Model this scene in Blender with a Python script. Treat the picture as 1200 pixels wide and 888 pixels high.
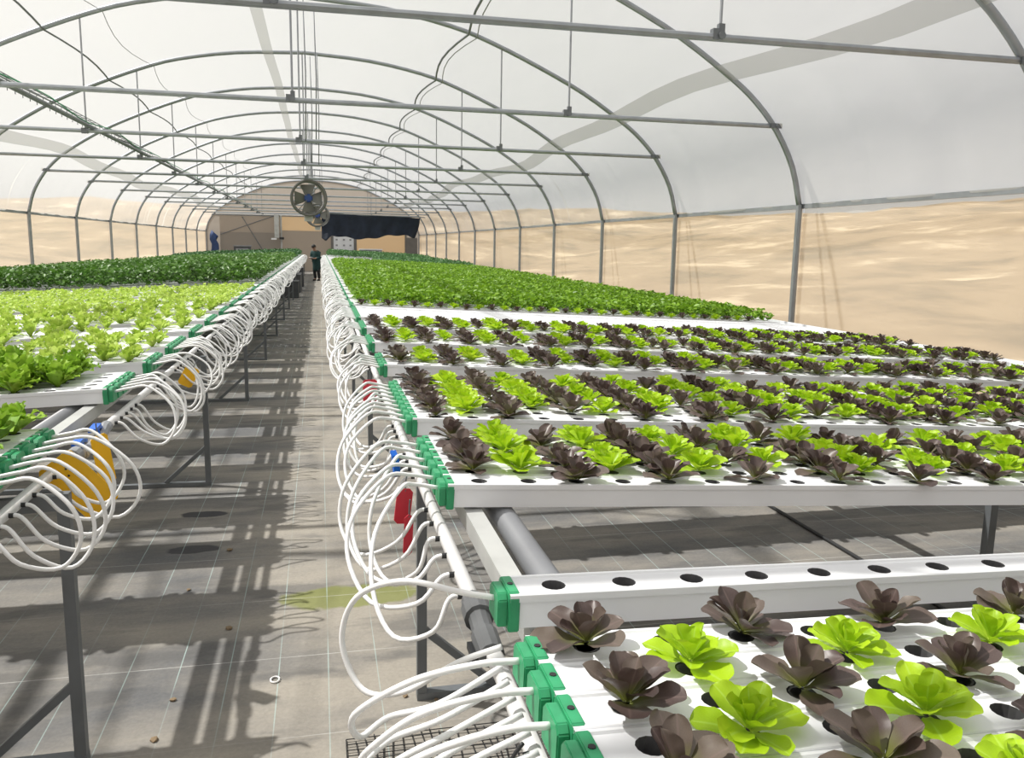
import bpy, bmesh, math, random
from mathutils import Vector, Matrix, Euler
import numpy as np

random.seed(7)
rng = np.random.default_rng(7)
scene = bpy.context.scene
for o in list(bpy.data.objects):
    bpy.data.objects.remove(o)
COL = scene.collection

# ------------------------------------------------------------------ camera
cam_data = bpy.data.cameras.new('camera')
cam_data.sensor_fit = 'HORIZONTAL'
cam_data.sensor_width = 36.0
cam_data.lens = 969.87 / 1200 * 36
cam_data.clip_end = 500
cam = bpy.data.objects.new('camera', cam_data)
COL.objects.link(cam)
_r = Vector((0.97451173, -0.22371039, 0.01674957))
_u = Vector((0.01941492, 0.15848506, 0.98717047))
_f = Vector((0.22349485, 0.96168402, -0.15878887))
M3 = Matrix((_r, _u, -_f)).transposed()
cam.matrix_world = Matrix.Translation((0, 0, 1.8)) @ M3.to_4x4()
scene.camera = cam

# ------------------------------------------------------------------ sky, sun, exposure
world = bpy.data.worlds.new('sky')
scene.world = world
world.use_nodes = True
bg = world.node_tree.nodes['Background']
bg.inputs[0].default_value = (0.91, 0.945, 1.0, 1)     # bright hazy desert sky
bg.inputs[1].default_value = 0.62
sun_d = bpy.data.lights.new('sun', 'SUN')
sun_d.energy = 8.0
sun_d.angle = math.radians(0.9)
sun_d.color = (1.0, 0.97, 0.925)
sun = bpy.data.objects.new('sun', sun_d)
COL.objects.link(sun)
SUN_TRAVEL = Vector((0.62, -0.27, -1.0)).normalized()
sun.rotation_euler = SUN_TRAVEL.to_track_quat('-Z', 'Y').to_euler()
sun.location = (-20, 15, 30)
vs = scene.view_settings
vs.view_transform = 'Standard'
vs.look = 'None'
vs.gamma = 1.0
vs.use_curve_mapping = False
vs.exposure = 0.09

# ------------------------------------------------------------------ material helpers
def new_mat(name):
    m = bpy.data.materials.new(name)
    m.use_nodes = True
    nt = m.node_tree
    nt.nodes.clear()
    out = nt.nodes.new('ShaderNodeOutputMaterial')
    return m, nt, out

def N(nt, t, **kw):
    n = nt.nodes.new(t)
    for k, v in kw.items():
        setattr(n, k, v)
    return n

def ramp(nt, fac, stops):
    r = N(nt, 'ShaderNodeValToRGB')
    e = r.color_ramp.elements
    while len(e) < len(stops):
        e.new(0.5)
    for i, (p, c) in enumerate(stops):
        e[i].position = p
        e[i].color = (*c, 1)
    nt.links.new(fac, r.inputs[0])
    return r.outputs[0]

def solid(name, col, rough=0.5, metal=0.0, var=0.12, scale=8.0, bump=0.0, spec=0.5):
    """principled with gentle procedural mottling of the colour"""
    m, nt, out = new_mat(name)
    L = nt.links
    b = N(nt, 'ShaderNodeBsdfPrincipled')
    tc = N(nt, 'ShaderNodeTexCoord')
    nz = N(nt, 'ShaderNodeTexNoise')
    nz.inputs['Scale'].default_value = scale
    nz.inputs['Detail'].default_value = 4
    L.new(tc.outputs['Object'], nz.inputs['Vector'])
    lo = tuple(c * (1 - var) for c in col)
    hi = tuple(min(1, c * (1 + var)) for c in col)
    c = ramp(nt, nz.outputs['Fac'], [(0.3, lo), (0.7, hi)])
    L.new(c, b.inputs['Base Color'])
    b.inputs['Roughness'].default_value = rough
    b.inputs['Metallic'].default_value = metal
    b.inputs['Specular IOR Level'].default_value = spec
    if bump:
        bp = N(nt, 'ShaderNodeBump')
        bp.inputs['Strength'].default_value = bump
        bp.inputs['Distance'].default_value = 0.01
        L.new(nz.outputs['Fac'], bp.inputs['Height'])
        L.new(bp.outputs[0], b.inputs['Normal'])
    L.new(b.outputs[0], out.inputs[0])
    return m

def film(name, tint, transp, translu, diff, wrinkle=0.25, trans_tint=None):
    """polyethylene film: part see-through, part scattering"""
    m, nt, out = new_mat(name)
    L = nt.links
    tc = N(nt, 'ShaderNodeTexCoord')
    mp = N(nt, 'ShaderNodeMapping')
    mp.inputs['Scale'].default_value = (1.2, 0.5, 1.2)
    nz = N(nt, 'ShaderNodeTexNoise')
    nz.inputs['Scale'].default_value = 1.3
    nz.inputs['Detail'].default_value = 5
    L.new(tc.outputs['Object'], mp.inputs[0])
    L.new(mp.outputs[0], nz.inputs['Vector'])
    bp = N(nt, 'ShaderNodeBump')
    bp.inputs['Strength'].default_value = wrinkle
    bp.inputs['Distance'].default_value = 0.08
    L.new(nz.outputs['Fac'], bp.inputs['Height'])
    tr = N(nt, 'ShaderNodeBsdfTransparent')
    tr.inputs[0].default_value = (*(trans_tint or tint), 1)
    tl = N(nt, 'ShaderNodeBsdfTranslucent')
    tl.inputs[0].default_value = (*tint, 1)
    df = N(nt, 'ShaderNodeBsdfDiffuse')
    df.inputs[0].default_value = (*tint, 1)
    L.new(bp.outputs[0], tl.inputs['Normal'])
    L.new(bp.outputs[0], df.inputs['Normal'])
    mx1 = N(nt, 'ShaderNodeMixShader')
    mx1.inputs[0].default_value = diff / (translu + diff)
    L.new(tl.outputs[0], mx1.inputs[1]); L.new(df.outputs[0], mx1.inputs[2])
    mx2 = N(nt, 'ShaderNodeMixShader')
    mx2.inputs[0].default_value = transp
    L.new(mx1.outputs[0], mx2.inputs[1]); L.new(tr.outputs[0], mx2.inputs[2])
    L.new(mx2.outputs[0], out.inputs[0])
    return m

def leaf_mat(name, stops, rib, trans=0.35, rough=0.45, spec=0.35, veins=True, heart=None):
    """leaf blade: colour varies per object and per leaf, lighter midrib from the UV map"""
    m, nt, out = new_mat(name)
    L = nt.links
    oi = N(nt, 'ShaderNodeObjectInfo')
    at = N(nt, 'ShaderNodeAttribute')
    at.attribute_name = 'tone'
    ad = N(nt, 'ShaderNodeMath', operation='ADD')
    ad.inputs[1].default_value = 0.0
    ml = N(nt, 'ShaderNodeMath', operation='MULTIPLY_ADD')
    ml.inputs[1].default_value = 0.5
    L.new(oi.outputs['Random'], ml.inputs[0])
    m2 = N(nt, 'ShaderNodeMath', operation='MULTIPLY')
    m2.inputs[1].default_value = 0.5
    L.new(at.outputs['Fac'], m2.inputs[0])
    L.new(m2.outputs[0], ml.inputs[2])
    nz = N(nt, 'ShaderNodeTexNoise')
    nz.inputs['Scale'].default_value = 45
    nz.inputs['Detail'].default_value = 3
    tc = N(nt, 'ShaderNodeTexCoord')
    L.new(tc.outputs['Object'], nz.inputs['Vector'])
    m3 = N(nt, 'ShaderNodeMath', operation='MULTIPLY_ADD')
    m3.inputs[1].default_value = 0.35
    L.new(nz.outputs['Fac'], m3.inputs[0])
    sb = N(nt, 'ShaderNodeMath', operation='SUBTRACT')
    sb.inputs[1].default_value = 0.17
    L.new(ml.outputs[0], m3.inputs[2])
    L.new(m3.outputs[0], sb.inputs[0])
    col = ramp(nt, sb.outputs[0], stops)
    if veins:
        sep = N(nt, 'ShaderNodeSeparateXYZ')
        L.new(tc.outputs['UV'], sep.inputs[0])
        a = N(nt, 'ShaderNodeMath', operation='SUBTRACT'); a.inputs[1].default_value = 0.5
        L.new(sep.outputs[0], a.inputs[0])
        ab = N(nt, 'ShaderNodeMath', operation='ABSOLUTE'); L.new(a.outputs[0], ab.inputs[0])
        # side veins: stripes slanting away from the midrib
        v1 = N(nt, 'ShaderNodeMath', operation='MULTIPLY_ADD')
        v1.inputs[1].default_value = -0.9
        L.new(ab.outputs[0], v1.inputs[0]); L.new(sep.outputs[1], v1.inputs[2])
        v2 = N(nt, 'ShaderNodeMath', operation='MULTIPLY'); v2.inputs[1].default_value = 9.0
        L.new(v1.outputs[0], v2.inputs[0])
        fr = N(nt, 'ShaderNodeMath', operation='FRACT'); L.new(v2.outputs[0], fr.inputs[0])
        vein = ramp(nt, fr.outputs[0], [(0.0, (.28,)*3), (0.10, (0,)*3)])
        mid = ramp(nt, ab.outputs[0], [(0.0, (1,)*3), (0.055, (0,)*3)])
        mxx = N(nt, 'ShaderNodeMath', operation='MAXIMUM')
        L.new(vein, mxx.inputs[0]); L.new(mid, mxx.inputs[1])
        mf = N(nt, 'ShaderNodeMath', operation='MULTIPLY'); mf.inputs[1].default_value = 0.65
        L.new(mxx.outputs[0], mf.inputs[0])
        mixc = N(nt, 'ShaderNodeMix', data_type='RGBA')
        L.new(mf.outputs[0], mixc.inputs[0])
        L.new(col, mixc.inputs[6])
        mixc.inputs[7].default_value = (*rib, 1)
        col = mixc.outputs[2]
        if heart:                                     # young leaf bases keep another colour
            hb = ramp(nt, sep.outputs[1], [(0.05, (1,)*3), (0.55, (0,)*3)])
            mh = N(nt, 'ShaderNodeMix', data_type='RGBA')
            L.new(hb, mh.inputs[0]); L.new(col, mh.inputs[6]); mh.inputs[7].default_value = (*heart, 1)
            col = mh.outputs[2]
    b = N(nt, 'ShaderNodeBsdfPrincipled')
    L.new(col, b.inputs['Base Color'])
    b.inputs['Roughness'].default_value = rough
    b.inputs['Specular IOR Level'].default_value = spec
    tl = N(nt, 'ShaderNodeBsdfTranslucent')
    L.new(col, tl.inputs[0])
    mx = N(nt, 'ShaderNodeMixShader'); mx.inputs[0].default_value = trans
    L.new(b.outputs[0], mx.inputs[1]); L.new(tl.outputs[0], mx.inputs[2])
    L.new(mx.outputs[0], out.inputs[0])
    return m

def floor_mat():
    m, nt, out = new_mat('dusty_ground_mat')
    L = nt.links
    tc = N(nt, 'ShaderNodeTexCoord')
    P = tc.outputs['Object']
    sep = N(nt, 'ShaderNodeSeparateXYZ'); L.new(P, sep.inputs[0])
    X, Y = sep.outputs[0], sep.outputs[1]
    def math_(op, a, b=None, c=None):
        n = N(nt, 'ShaderNodeMath', operation=op)
        for i, v in enumerate((a, b, c)):
            if v is None: continue
            if isinstance(v, (int, float)): n.inputs[i].default_value = v
            else: L.new(v, n.inputs[i])
        return n.outputs[0]
    def noise(scale, detail=5, vec=P, rough=0.55):
        n = N(nt, 'ShaderNodeTexNoise')
        n.inputs['Scale'].default_value = scale; n.inputs['Detail'].default_value = detail
        n.inputs['Roughness'].default_value = rough
        L.new(vec, n.inputs['Vector']); return n.outputs['Fac']
    def mix(f, a, b):
        n = N(nt, 'ShaderNodeMix', data_type='RGBA')
        if isinstance(f, (int, float)): n.inputs[0].default_value = f
        else: L.new(f, n.inputs[0])
        for i, v in ((6, a), (7, b)):
            if isinstance(v, tuple): n.inputs[i].default_value = (*v, 1)
            else: L.new(v, n.inputs[i])
        return n.outputs[2]
    mp = N(nt, 'ShaderNodeMapping'); mp.inputs['Scale'].default_value = (0.55, 1.6, 1); L.new(P, mp.inputs[0])
    dust = noise(1.5, 7, mp.outputs[0], 0.6)
    fine = noise(60, 4)
    mat_c = mix(fine, (0.085, 0.090, 0.098), (0.155, 0.158, 0.163))
    dust_c = mix(fine, (0.285, 0.262, 0.226), (0.40, 0.368, 0.315))
    # trodden sand along the middle of the walkway
    w = math_('ABSOLUTE', math_('SUBTRACT', X, 0.08))
    walk = ramp(nt, w, [(0.15, (0.40,)*3), (0.75, (0.0,)*3)])
    dfac = math_('ADD', ramp(nt, dust, [(0.36, (0.05,)*3), (0.66, (0.75,)*3)]), walk)
    col = mix(math_('MINIMUM', dfac, 0.92), mat_c, dust_c)
    # darker damp blotches
    wet = ramp(nt, noise(2.3, 6, mp.outputs[0]), [(0.54, (0,)*3), (0.62, (0.55,)*3)])
    col = mix(wet, col, (0.10, 0.10, 0.10))
    # two small dark ovals and an algae stain
    def blob(cx, cy, rx, ry, c, s=1.0):
        nonlocal col
        dx = math_('DIVIDE', math_('SUBTRACT', X, cx), rx); dy = math_('DIVIDE', math_('SUBTRACT', Y, cy), ry)
        d = math_('ADD', math_('MULTIPLY', dx, dx), math_('MULTIPLY', dy, dy))
        d = math_('ADD', d, math_('MULTIPLY', math_('SUBTRACT', noise(6), 0.5), 1.6))
        f = ramp(nt, d, [(0.7, (s,)*3), (1.1, (0,)*3)])
        col = mix(f, col, c)
    blob(-0.79, 5.62, 0.16, 0.07, (0.06, 0.06, 0.065))
    blob(-0.76, 4.96, 0.17, 0.07, (0.06, 0.06, 0.065))
    blob(0.12, 4.12, 0.36, 0.15, (0.20, 0.22, 0.06), 0.8)
    # woven marker threads: long teal-white ones, sparse cross ones
    def lines(axis, pitch, width, c, s, off=0.0):
        nonlocal col
        fr = math_('FRACT', math_('DIVIDE', math_('ADD', axis, off), pitch))
        f = math_('LESS_THAN', fr, width / pitch)
        f = math_('MULTIPLY', f, ramp(nt, noise(1.1, 3), [(0.38, (0.1 * s,)*3), (0.6, (s,)*3)]))
        col = mix(f, col, c)
    away = math_('GREATER_THAN', math_('ABSOLUTE', math_('ADD', X, -0.05)), 0.26)
    lines(X, 0.205, 0.0045, (0.42, 0.55, 0.53), 0.62)
    lines(Y, 0.62, 0.006, (0.6, 0.6, 0.58), 0.45, 0.2)
    b = N(nt, 'ShaderNodeBsdfPrincipled')
    L.new(col, b.inputs['Base Color'])
    b.inputs['Roughness'].default_value = 0.8
    b.inputs['Specular IOR Level'].default_value = 0.25
    bp = N(nt, 'ShaderNodeBump'); bp.inputs['Strength'].default_value = 0.35; bp.inputs['Distance'].default_value = 0.02
    L.new(noise(14, 6), bp.inputs['Height']); L.new(bp.outputs[0], b.inputs['Normal'])
    L.new(b.outputs[0], out.inputs[0])
    return m

MAT = dict(
    roof=film('roof_film', (0.885, 0.855, 0.815), 0.56, 0.19, 0.25, 0.3, (0.96, 0.955, 0.94)),
    seam=film('film_overlap', (0.55, 0.55, 0.54), 0.55, 0.12, 0.33, 0.1, (0.80, 0.80, 0.79)),
    side=film('side_film', (0.90, 0.83, 0.71), 0.60, 0.20, 0.20, 0.1, (0.97, 0.94, 0.88)),
    end=film('end_film', (0.50, 0.455, 0.405), 0.10, 0.45, 0.45, 0.2),
    end_warm=film('end_film_warm', (0.76, 0.645, 0.485), 0.10, 0.55, 0.35, 0.2),
    end_net=film('end_net', (0.40, 0.375, 0.345), 0.12, 0.45, 0.43, 0.2),
    steel=solid('galvanised_steel', (0.33, 0.35, 0.375), 0.45, 0.65, 0.10, 6),
    steel_dark=solid('dull_steel_leg', (0.17, 0.185, 0.20), 0.5, 0.35, 0.12, 7),
    beam=solid('zinc_beam', (0.50, 0.51, 0.50), 0.5, 0.3, 0.12, 5),
    pvc=solid('white_pvc', (0.83, 0.845, 0.875), 0.35, 0, 0.025, 3),
    pipe_white=solid('white_pipe', (0.82, 0.82, 0.82), 0.35, 0, 0.04, 8),
    tube=solid('white_tube', (0.84, 0.845, 0.85), 0.38, 0, 0.03, 4),
    grey_pvc=solid('grey_pvc', (0.27, 0.28, 0.30), 0.45, 0, 0.08, 5),
    cap=solid('green_cap', (0.03, 0.30, 0.13), 0.4, 0, 0.15, 25),
    black=solid('black_plastic', (0.02, 0.021, 0.023), 0.5, 0, 0.2, 10),
    hole=solid('hole_shade', (0.11, 0.11, 0.115), 0.7, 0, 0.3, 30),  # shade inside the white channel's holes, painted as a dark colour
    blue=solid('blue_handle', (0.01, 0.13, 0.62), 0.35, 0, 0.1, 10),
    hub=solid('fan_hub_blue', (0.02, 0.06, 0.24), 0.4, 0, 0.1, 10),
    union=solid('union_grey', (0.10, 0.105, 0.11), 0.5, 0, 0.15, 15),
    red=solid('red_tag', (0.62, 0.035, 0.06), 0.5, 0, 0.1, 10),
    yellow=solid('yellow_card', (0.90, 0.50, 0.01), 0.45, 0, 0.06, 10),
    navy=solid('navy_cloth', (0.010, 0.016, 0.030), 0.85, 0, 0.3, 3, 0.3),
    fan_grey=solid('fan_grey', (0.16, 0.16, 0.15), 0.5, 0.4, 0.1, 6),
    fan_blade=solid('fan_blade', (0.20, 0.20, 0.185), 0.5, 0.4, 0.1, 6),
    crate=solid('crate_grey', (0.085, 0.09, 0.10), 0.6, 0, 0.1, 5),
    door_white=solid('door_white', (0.72, 0.74, 0.78), 0.5, 0, 0.05, 2),
    frame_dark=solid('door_frame_dark', (0.16, 0.155, 0.15), 0.6, 0, 0.1, 5),
    skin=solid('skin', (0.28, 0.15, 0.095), 0.55, 0, 0.08, 10),
    teal=solid('teal_fabric', (0.018, 0.055, 0.055), 0.85, 0, 0.2, 8),
    trouser=solid('dark_trousers', (0.030, 0.032, 0.036), 0.85, 0, 0.2, 8),
    hair=solid('black_hair', (0.012, 0.011, 0.010), 0.7, 0, 0.2, 30),
    paper=solid('white_paper', (0.8, 0.8, 0.78), 0.6, 0, 0.03, 5),
    blue_curtain=solid('blue_sheet', (0.025, 0.055, 0.16), 0.7, 0, 0.2, 4),
    dark_green=leaf_mat('dark_lettuce', [(0.0, (0.050, 0.034, 0.032)), (0.40, (0.098, 0.068, 0.062)), (0.75, (0.145, 0.115, 0.092)), (1.0, (0.15, 0.15, 0.085))],
                        (0.19, 0.135, 0.12), 0.18, 0.40, 0.5, True, (0.15, 0.17, 0.03)),
    bright=leaf_mat('green_lettuce', [(0.0, (0.30, 0.48, 0.012)), (0.5, (0.41, 0.61, 0.018)), (1.0, (0.52, 0.70, 0.03))],
                    (0.50, 0.72, 0.12), 0.35, 0.42, 0.4, True, (0.50, 0.68, 0.06)),
    pale=leaf_mat('pale_lettuce', [(0.0, (0.28, 0.43, 0.05)), (0.5, (0.44, 0.60, 0.09)), (1.0, (0.58, 0.72, 0.17))], (0.6, 0.75, 0.25), 0.35, 0.5, 0.3, False),
    herb=leaf_mat('leafy_herb', [(0.0, (0.15, 0.32, 0.025)), (0.5, (0.27, 0.46, 0.04)), (1.0, (0.42, 0.60, 0.07))], (0.3, 0.5, 0.1), 0.3, 0.5, 0.3, False),
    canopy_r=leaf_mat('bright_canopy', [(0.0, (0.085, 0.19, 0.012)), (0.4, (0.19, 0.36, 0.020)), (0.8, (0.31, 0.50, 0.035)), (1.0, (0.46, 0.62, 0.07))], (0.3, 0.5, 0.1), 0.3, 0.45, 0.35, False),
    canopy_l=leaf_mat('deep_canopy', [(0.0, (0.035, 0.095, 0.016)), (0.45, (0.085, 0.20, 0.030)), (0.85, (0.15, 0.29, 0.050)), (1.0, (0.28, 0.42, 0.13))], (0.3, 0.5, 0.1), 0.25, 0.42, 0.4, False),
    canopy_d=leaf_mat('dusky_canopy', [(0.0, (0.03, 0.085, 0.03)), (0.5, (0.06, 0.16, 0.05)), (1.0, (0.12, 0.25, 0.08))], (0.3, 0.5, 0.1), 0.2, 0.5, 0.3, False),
    floor=floor_mat(),
    sand=None,
)
# desert sand
def sand_mat():
    m, nt, out = new_mat('desert_sand')
    L = nt.links
    tc = N(nt, 'ShaderNodeTexCoord')
    mp = N(nt, 'ShaderNodeMapping'); mp.inputs['Scale'].default_value = (0.5, 0.35, 1.6); L.new(tc.outputs['Object'], mp.inputs[0])
    nz = N(nt, 'ShaderNodeTexNoise'); nz.inputs['Scale'].default_value = 0.55; nz.inputs['Detail'].default_value = 11; nz.inputs['Roughness'].default_value = 0.62
    L.new(mp.outputs[0], nz.inputs['Vector'])
    c = ramp(nt, nz.outputs['Fac'], [(0.36, (0.15, 0.115, 0.075)), (0.47, (0.235, 0.175, 0.112)), (0.56, (0.265, 0.20, 0.13)), (0.66, (0.44, 0.36, 0.25))])
    b = N(nt, 'ShaderNodeBsdfPrincipled'); b.inputs['Roughness'].default_value = 0.95
    b.inputs['Specular IOR Level'].default_value = 0.1
    L.new(c, b.inputs['Base Color'])
    bp = N(nt, 'ShaderNodeBump'); bp.inputs['Strength'].default_value = 0.8; bp.inputs['Distance'].default_value = 0.4
    L.new(nz.outputs['Fac'], bp.inputs['Height']); L.new(bp.outputs[0], b.inputs['Normal'])
    L.new(b.outputs[0], out.inputs[0])
    return m
MAT['sand'] = sand_mat()

# ------------------------------------------------------------------ mesh helpers
class MB:
    def __init__(s):
        s.v = []; s.f = []; s.mi = []
    def add(s, verts, faces, mi=0):
        k = len(s.v)
        s.v += [tuple(p) for p in verts]
        s.f += [tuple(i + k for i in f) for f in faces]
        s.mi += [mi] * len(faces)
        return s
    def box(s, x0, x1, y0, y1, z0, z1, mi=0, mat=None):
        vs_ = [Vector((x, y, z)) for z in (z0, z1) for y in (y0, y1) for x in (x0, x1)]
        if mat: vs_ = [mat @ p for p in vs_]
        return s.add(vs_, [(0, 2, 3, 1), (4, 5, 7, 6), (0, 1, 5, 4), (2, 6, 7, 3), (0, 4, 6, 2), (1, 3, 7, 5)], mi)
    def bar(s, a, b, w, h=None, up=(0, 0, 1), mi=0):
        """square bar from a to b"""
        a, b = Vector(a), Vector(b); h = h or w
        d = (b - a).normalized(); u = Vector(up)
        if abs(d.dot(u)) > 0.98: u = Vector((1, 0, 0))
        r = d.cross(u).normalized(); u = r.cross(d)
        vs_ = [p + r * sx * w / 2 + u * sz * h / 2 for p in (a, b) for sz in (-1, 1) for sx in (-1, 1)]
        return s.add(vs_, [(0, 1, 3, 2), (4, 6, 7, 5), (0, 4, 5, 1), (2, 3, 7, 6), (0, 2, 6, 4), (1, 5, 7, 3)], mi)
    def tube(s, pts, r, n=8, caps=True, mi=0):
        pts = [Vector(p) for p in pts]
        rr = r if isinstance(r, (list, tuple)) else [r] * len(pts)
        k = len(s.v)
        prev = None
        for i, p in enumerate(pts):
            d = (pts[min(i + 1, len(pts) - 1)] - pts[max(i - 1, 0)]).normalized()
            if prev is None:
                ref = Vector((0, 0, 1)) if abs(d.z) < 0.9 else Vector((1, 0, 0))
                u = (ref - d * ref.dot(d)).normalized()
            else:
                u = (prev - d * prev.dot(d)).normalized()
            prev = u
            w = d.cross(u)
            for j in range(n):
                a = 2 * math.pi * j / n
                s.v.append(tuple(p + (u * math.cos(a) + w * math.sin(a)) * rr[i]))
        for i in range(len(pts) - 1):
            for j in range(n):
                a = k + i * n + j; b = k + i * n + (j + 1) % n
                s.f.append((a, b, b + n, a + n)); s.mi.append(mi)
        if caps:
            s.f.append(tuple(k + j for j in reversed(range(n)))); s.mi.append(mi)
            e = k + (len(pts) - 1) * n
            s.f.append(tuple(e + j for j in range(n))); s.mi.append(mi)
        return s
    def mesh(s, name, mats, smooth=False):
        me = bpy.data.meshes.new(name)
        me.from_pydata(s.v, [], s.f)
        for m in (mats if isinstance(mats, (list, tuple)) else [mats]):
            me.materials.append(m)
        if any(s.mi): me.polygons.foreach_set('material_index', s.mi)
        if smooth: me.polygons.foreach_set('use_smooth', [True] * len(s.f))
        me.update()
        return me
    def build(s, name, mats, parent=None, smooth=False, loc=None, **tags):
        return link(name, s.mesh(name, mats, smooth), parent, loc, **tags)

def link(name, me, parent=None, loc=None, rot=None, **tags):
    o = bpy.data.objects.new(name, me)
    COL.objects.link(o)
    if parent: o.parent = parent
    if loc is not None: o.location = loc
    if rot is not None: o.rotation_euler = rot
    for k, v in tags.items(): o[k] = v
    return o

def thing(name, label, category, loc=(0, 0, 0), rot=(0, 0, 0), group=None):
    o = link(name, None, None, loc, rot, label=label, category=category)
    if group: o['group'] = group
    return o

def catmull(P, per=6):
    P = [Vector(p) for p in P]
    Q = [P[0] * 2 - P[1]] + P + [P[-1] * 2 - P[-2]]
    out = []
    for i in range(1, len(Q) - 2):
        p0, p1, p2, p3 = Q[i - 1:i + 3]
        for k in range(per):
            t = k / per
            out.append(0.5 * ((2 * p1) + (p2 - p0) * t + (2 * p0 - 5 * p1 + 4 * p2 - p3) * t * t + (3 * p1 - p0 - 3 * p2 + p3) * t ** 3))
    out.append(P[-1])
    return out

# ------------------------------------------------------------------ the greenhouse shell
CX = -0.235                                       # centre line of the house
Y0, BAY = 10.155, 4.0
ARCH_I = list(range(-4, 12))
YF, YB = Y0 + BAY * ARCH_I[0], Y0 + BAY * ARCH_I[-1]
Z_RAIL, Z_TIE = 2.385, 3.40
HALF = [(0, 5.60), (1.3, 5.52), (2.4, 5.33), (3.1, 5.11), (3.9, 4.78), (4.7, 4.40), (5.4, 3.97), (5.78, 3.68), (6.1, 3.33), (6.36, 2.88), (6.50, 2.385)]
W = 6.50
half = catmull([(x, 0, z) for x, z in HALF], 3)
half = [(p.x, p.z) for p in half]
profile = [(CX - x, z) for x, z in reversed(half)] + [(CX + x, z) for x, z in half[1:]]      # left rail -> right rail
def roof_z(x):
    d = abs(x - CX)
    for (xa, za), (xb, zb) in zip(half, half[1:]):
        if xa <= d <= xb: return za + (zb - za) * (d - xa) / max(1e-6, xb - xa)
    return Z_RAIL

# floor
MB().box(CX - W - 0.1, CX + W + 0.1, YF, YB + 0.6, -0.08, 0.0).build('floor', MAT['floor'], kind='structure',
    label='dusty grey ground cover mat with pale woven threads')
# desert around the house
def terrain():
    nx, ny = 120, 120
    xs = np.linspace(-150, 150, nx); ys = np.linspace(-60, 210, ny)
    vs_ = []
    def n2(x, y):
        return (math.sin(x * 0.21 + 1.3 * math.sin(y * 0.13)) + math.sin(y * 0.29 + x * 0.11) + 0.6 * math.sin(x * 0.55 + y * 0.47) + 0.4 * math.sin(1.1 * x - 0.8 * y)) / 3
    for y in ys:
        for x in xs:
            d = max(abs(x) - 9.5, (y - 57), (-9 - y), 0)
            t = min(1, d / 45); t = t * t * (3 - 2 * t)
            h = -0.12 + t * 5.65 + min(1, d / 6) * (0.55 * n2(x, y) + 0.35) + t * 0.45 * n2(x * 0.4, y * 0.4)
            if d <= 0: h = -0.12
            vs_.append((x, y, h))
    fs = [(j * nx + i, j * nx + i + 1, (j + 1) * nx + i + 1, (j + 1) * nx + i) for j in range(ny - 1) for i in range(nx - 1)]
    MB().add(vs_, fs).build('desert_ground', MAT['sand'], None, True, kind='structure', label='sandy desert slope outside the plastic walls')
terrain()

# roof film, one panel per bay between two hoops
ceiling = link('ceiling', None, kind='structure', label='white translucent plastic film roof stretched over hoops')
NV, off = 20, 0.055
nprof = []
for i, (x, z) in enumerate(profile):
    a = profile[max(0, i - 1)]; b = profile[min(len(profile) - 1, i + 1)]
    tx, tz = b[0] - a[0], b[1] - a[1]; l = math.hypot(tx, tz)
    nprof.append((-tz / l, tx / l))
for bi in range(len(ARCH_I) - 1):
    mb = MB(); vs_ = []
    rr = random.Random(bi)
    folds = [(rr.uniform(0.1, 0.9), rr.uniform(0.018, 0.05), rr.uniform(0.02, 0.085), rr.uniform(-0.06, 0.06)) for _ in range(7)]
    for j in range(NV + 1):
        v = j / NV
        y = Y0 + BAY * (ARCH_I[bi] + v)
        for i, (x, z) in enumerate(profile):
            low = max(0.0, 1 - (z - Z_RAIL) / 2.0)                    # folds gather towards the rails
            s = math.sin(math.pi * v)
            d = off - 0.05 * s
            for fv, fw, fa, sl in folds:
                d += s * fa * low * math.exp(-((v - fv - sl * (z - 2.4)) / fw) ** 2)
            vs_.append((x + nprof[i][0] * d, y, z + nprof[i][1] * d))
    n = len(profile)
    fs = [(j * n + i, j * n + i + 1, (j + 1) * n + i + 1, (j + 1) * n + i) for j in range(NV) for i in range(n - 1)]
    mb.add(vs_, fs)
    mb.build('film_panel', MAT['roof'], ceiling, True)
# overlapped film strips running along the roof
def strip(xa, xb, wob, name='film_overlap'):
    vs_ = []; ny = 60
    for j in range(ny + 1):
        y = YF + (YB - YF) * j / ny
        w = wob * math.sin(y * 0.35) + wob * 0.5 * math.sin(y * 0.9 + 1)
        for k in range(4):
            x = xa + (xb - xa) * k / 3 + w
            vs_.append((x, y, roof_z(x) - 0.035))
    fs = [(j * 4 + k, j * 4 + k + 1, j * 4 + k + 5, j * 4 + k + 4) for j in range(ny) for k in range(3)]
    MB().add(vs_, fs).build(name, MAT['seam'], ceiling, True)
strip(-1.02, -0.82, 0.02)
strip(5.0, 5.25, 0.10)
strip(-6.0, -5.75, 0.08)

# side walls: film panels below the rail
def side_wall(name, x, label):
    w = link(name, None, kind='structure', label=label)
    for bi in range(len(ARCH_I) - 1):
        vs_ = []; nv, nz_ = 14, 8
        for j in range(nv + 1):
            v = j / nv; y = Y0 + BAY * (ARCH_I[bi] + v)
            for k in range(nz_ + 1):
                z = Z_RAIL * k / nz_
                d = 0.02 * math.sin(math.pi * v) * math.sin(math.pi * k / nz_) + 0.006 * math.sin(v * 37 + bi) * (k / nz_)
                vs_.append((x + math.copysign(0.055 + d, x), y, z))
        fs = [(j * 9 + k, j * 9 + k + 1, (j + 1) * 9 + k + 1, (j + 1) * 9 + k) for j in range(nv) for k in range(nz_)]
        MB().add(vs_, fs).build('film_panel', MAT['side'], w, True)
    return w
XR, XL = CX + W + 0.02, CX - W - 0.02
side_wall('wall_right', XR, 'clear plastic side wall with sandy desert behind')
side_wall('wall_left', XL, 'clear plastic side wall beyond the pale lettuce')
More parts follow.
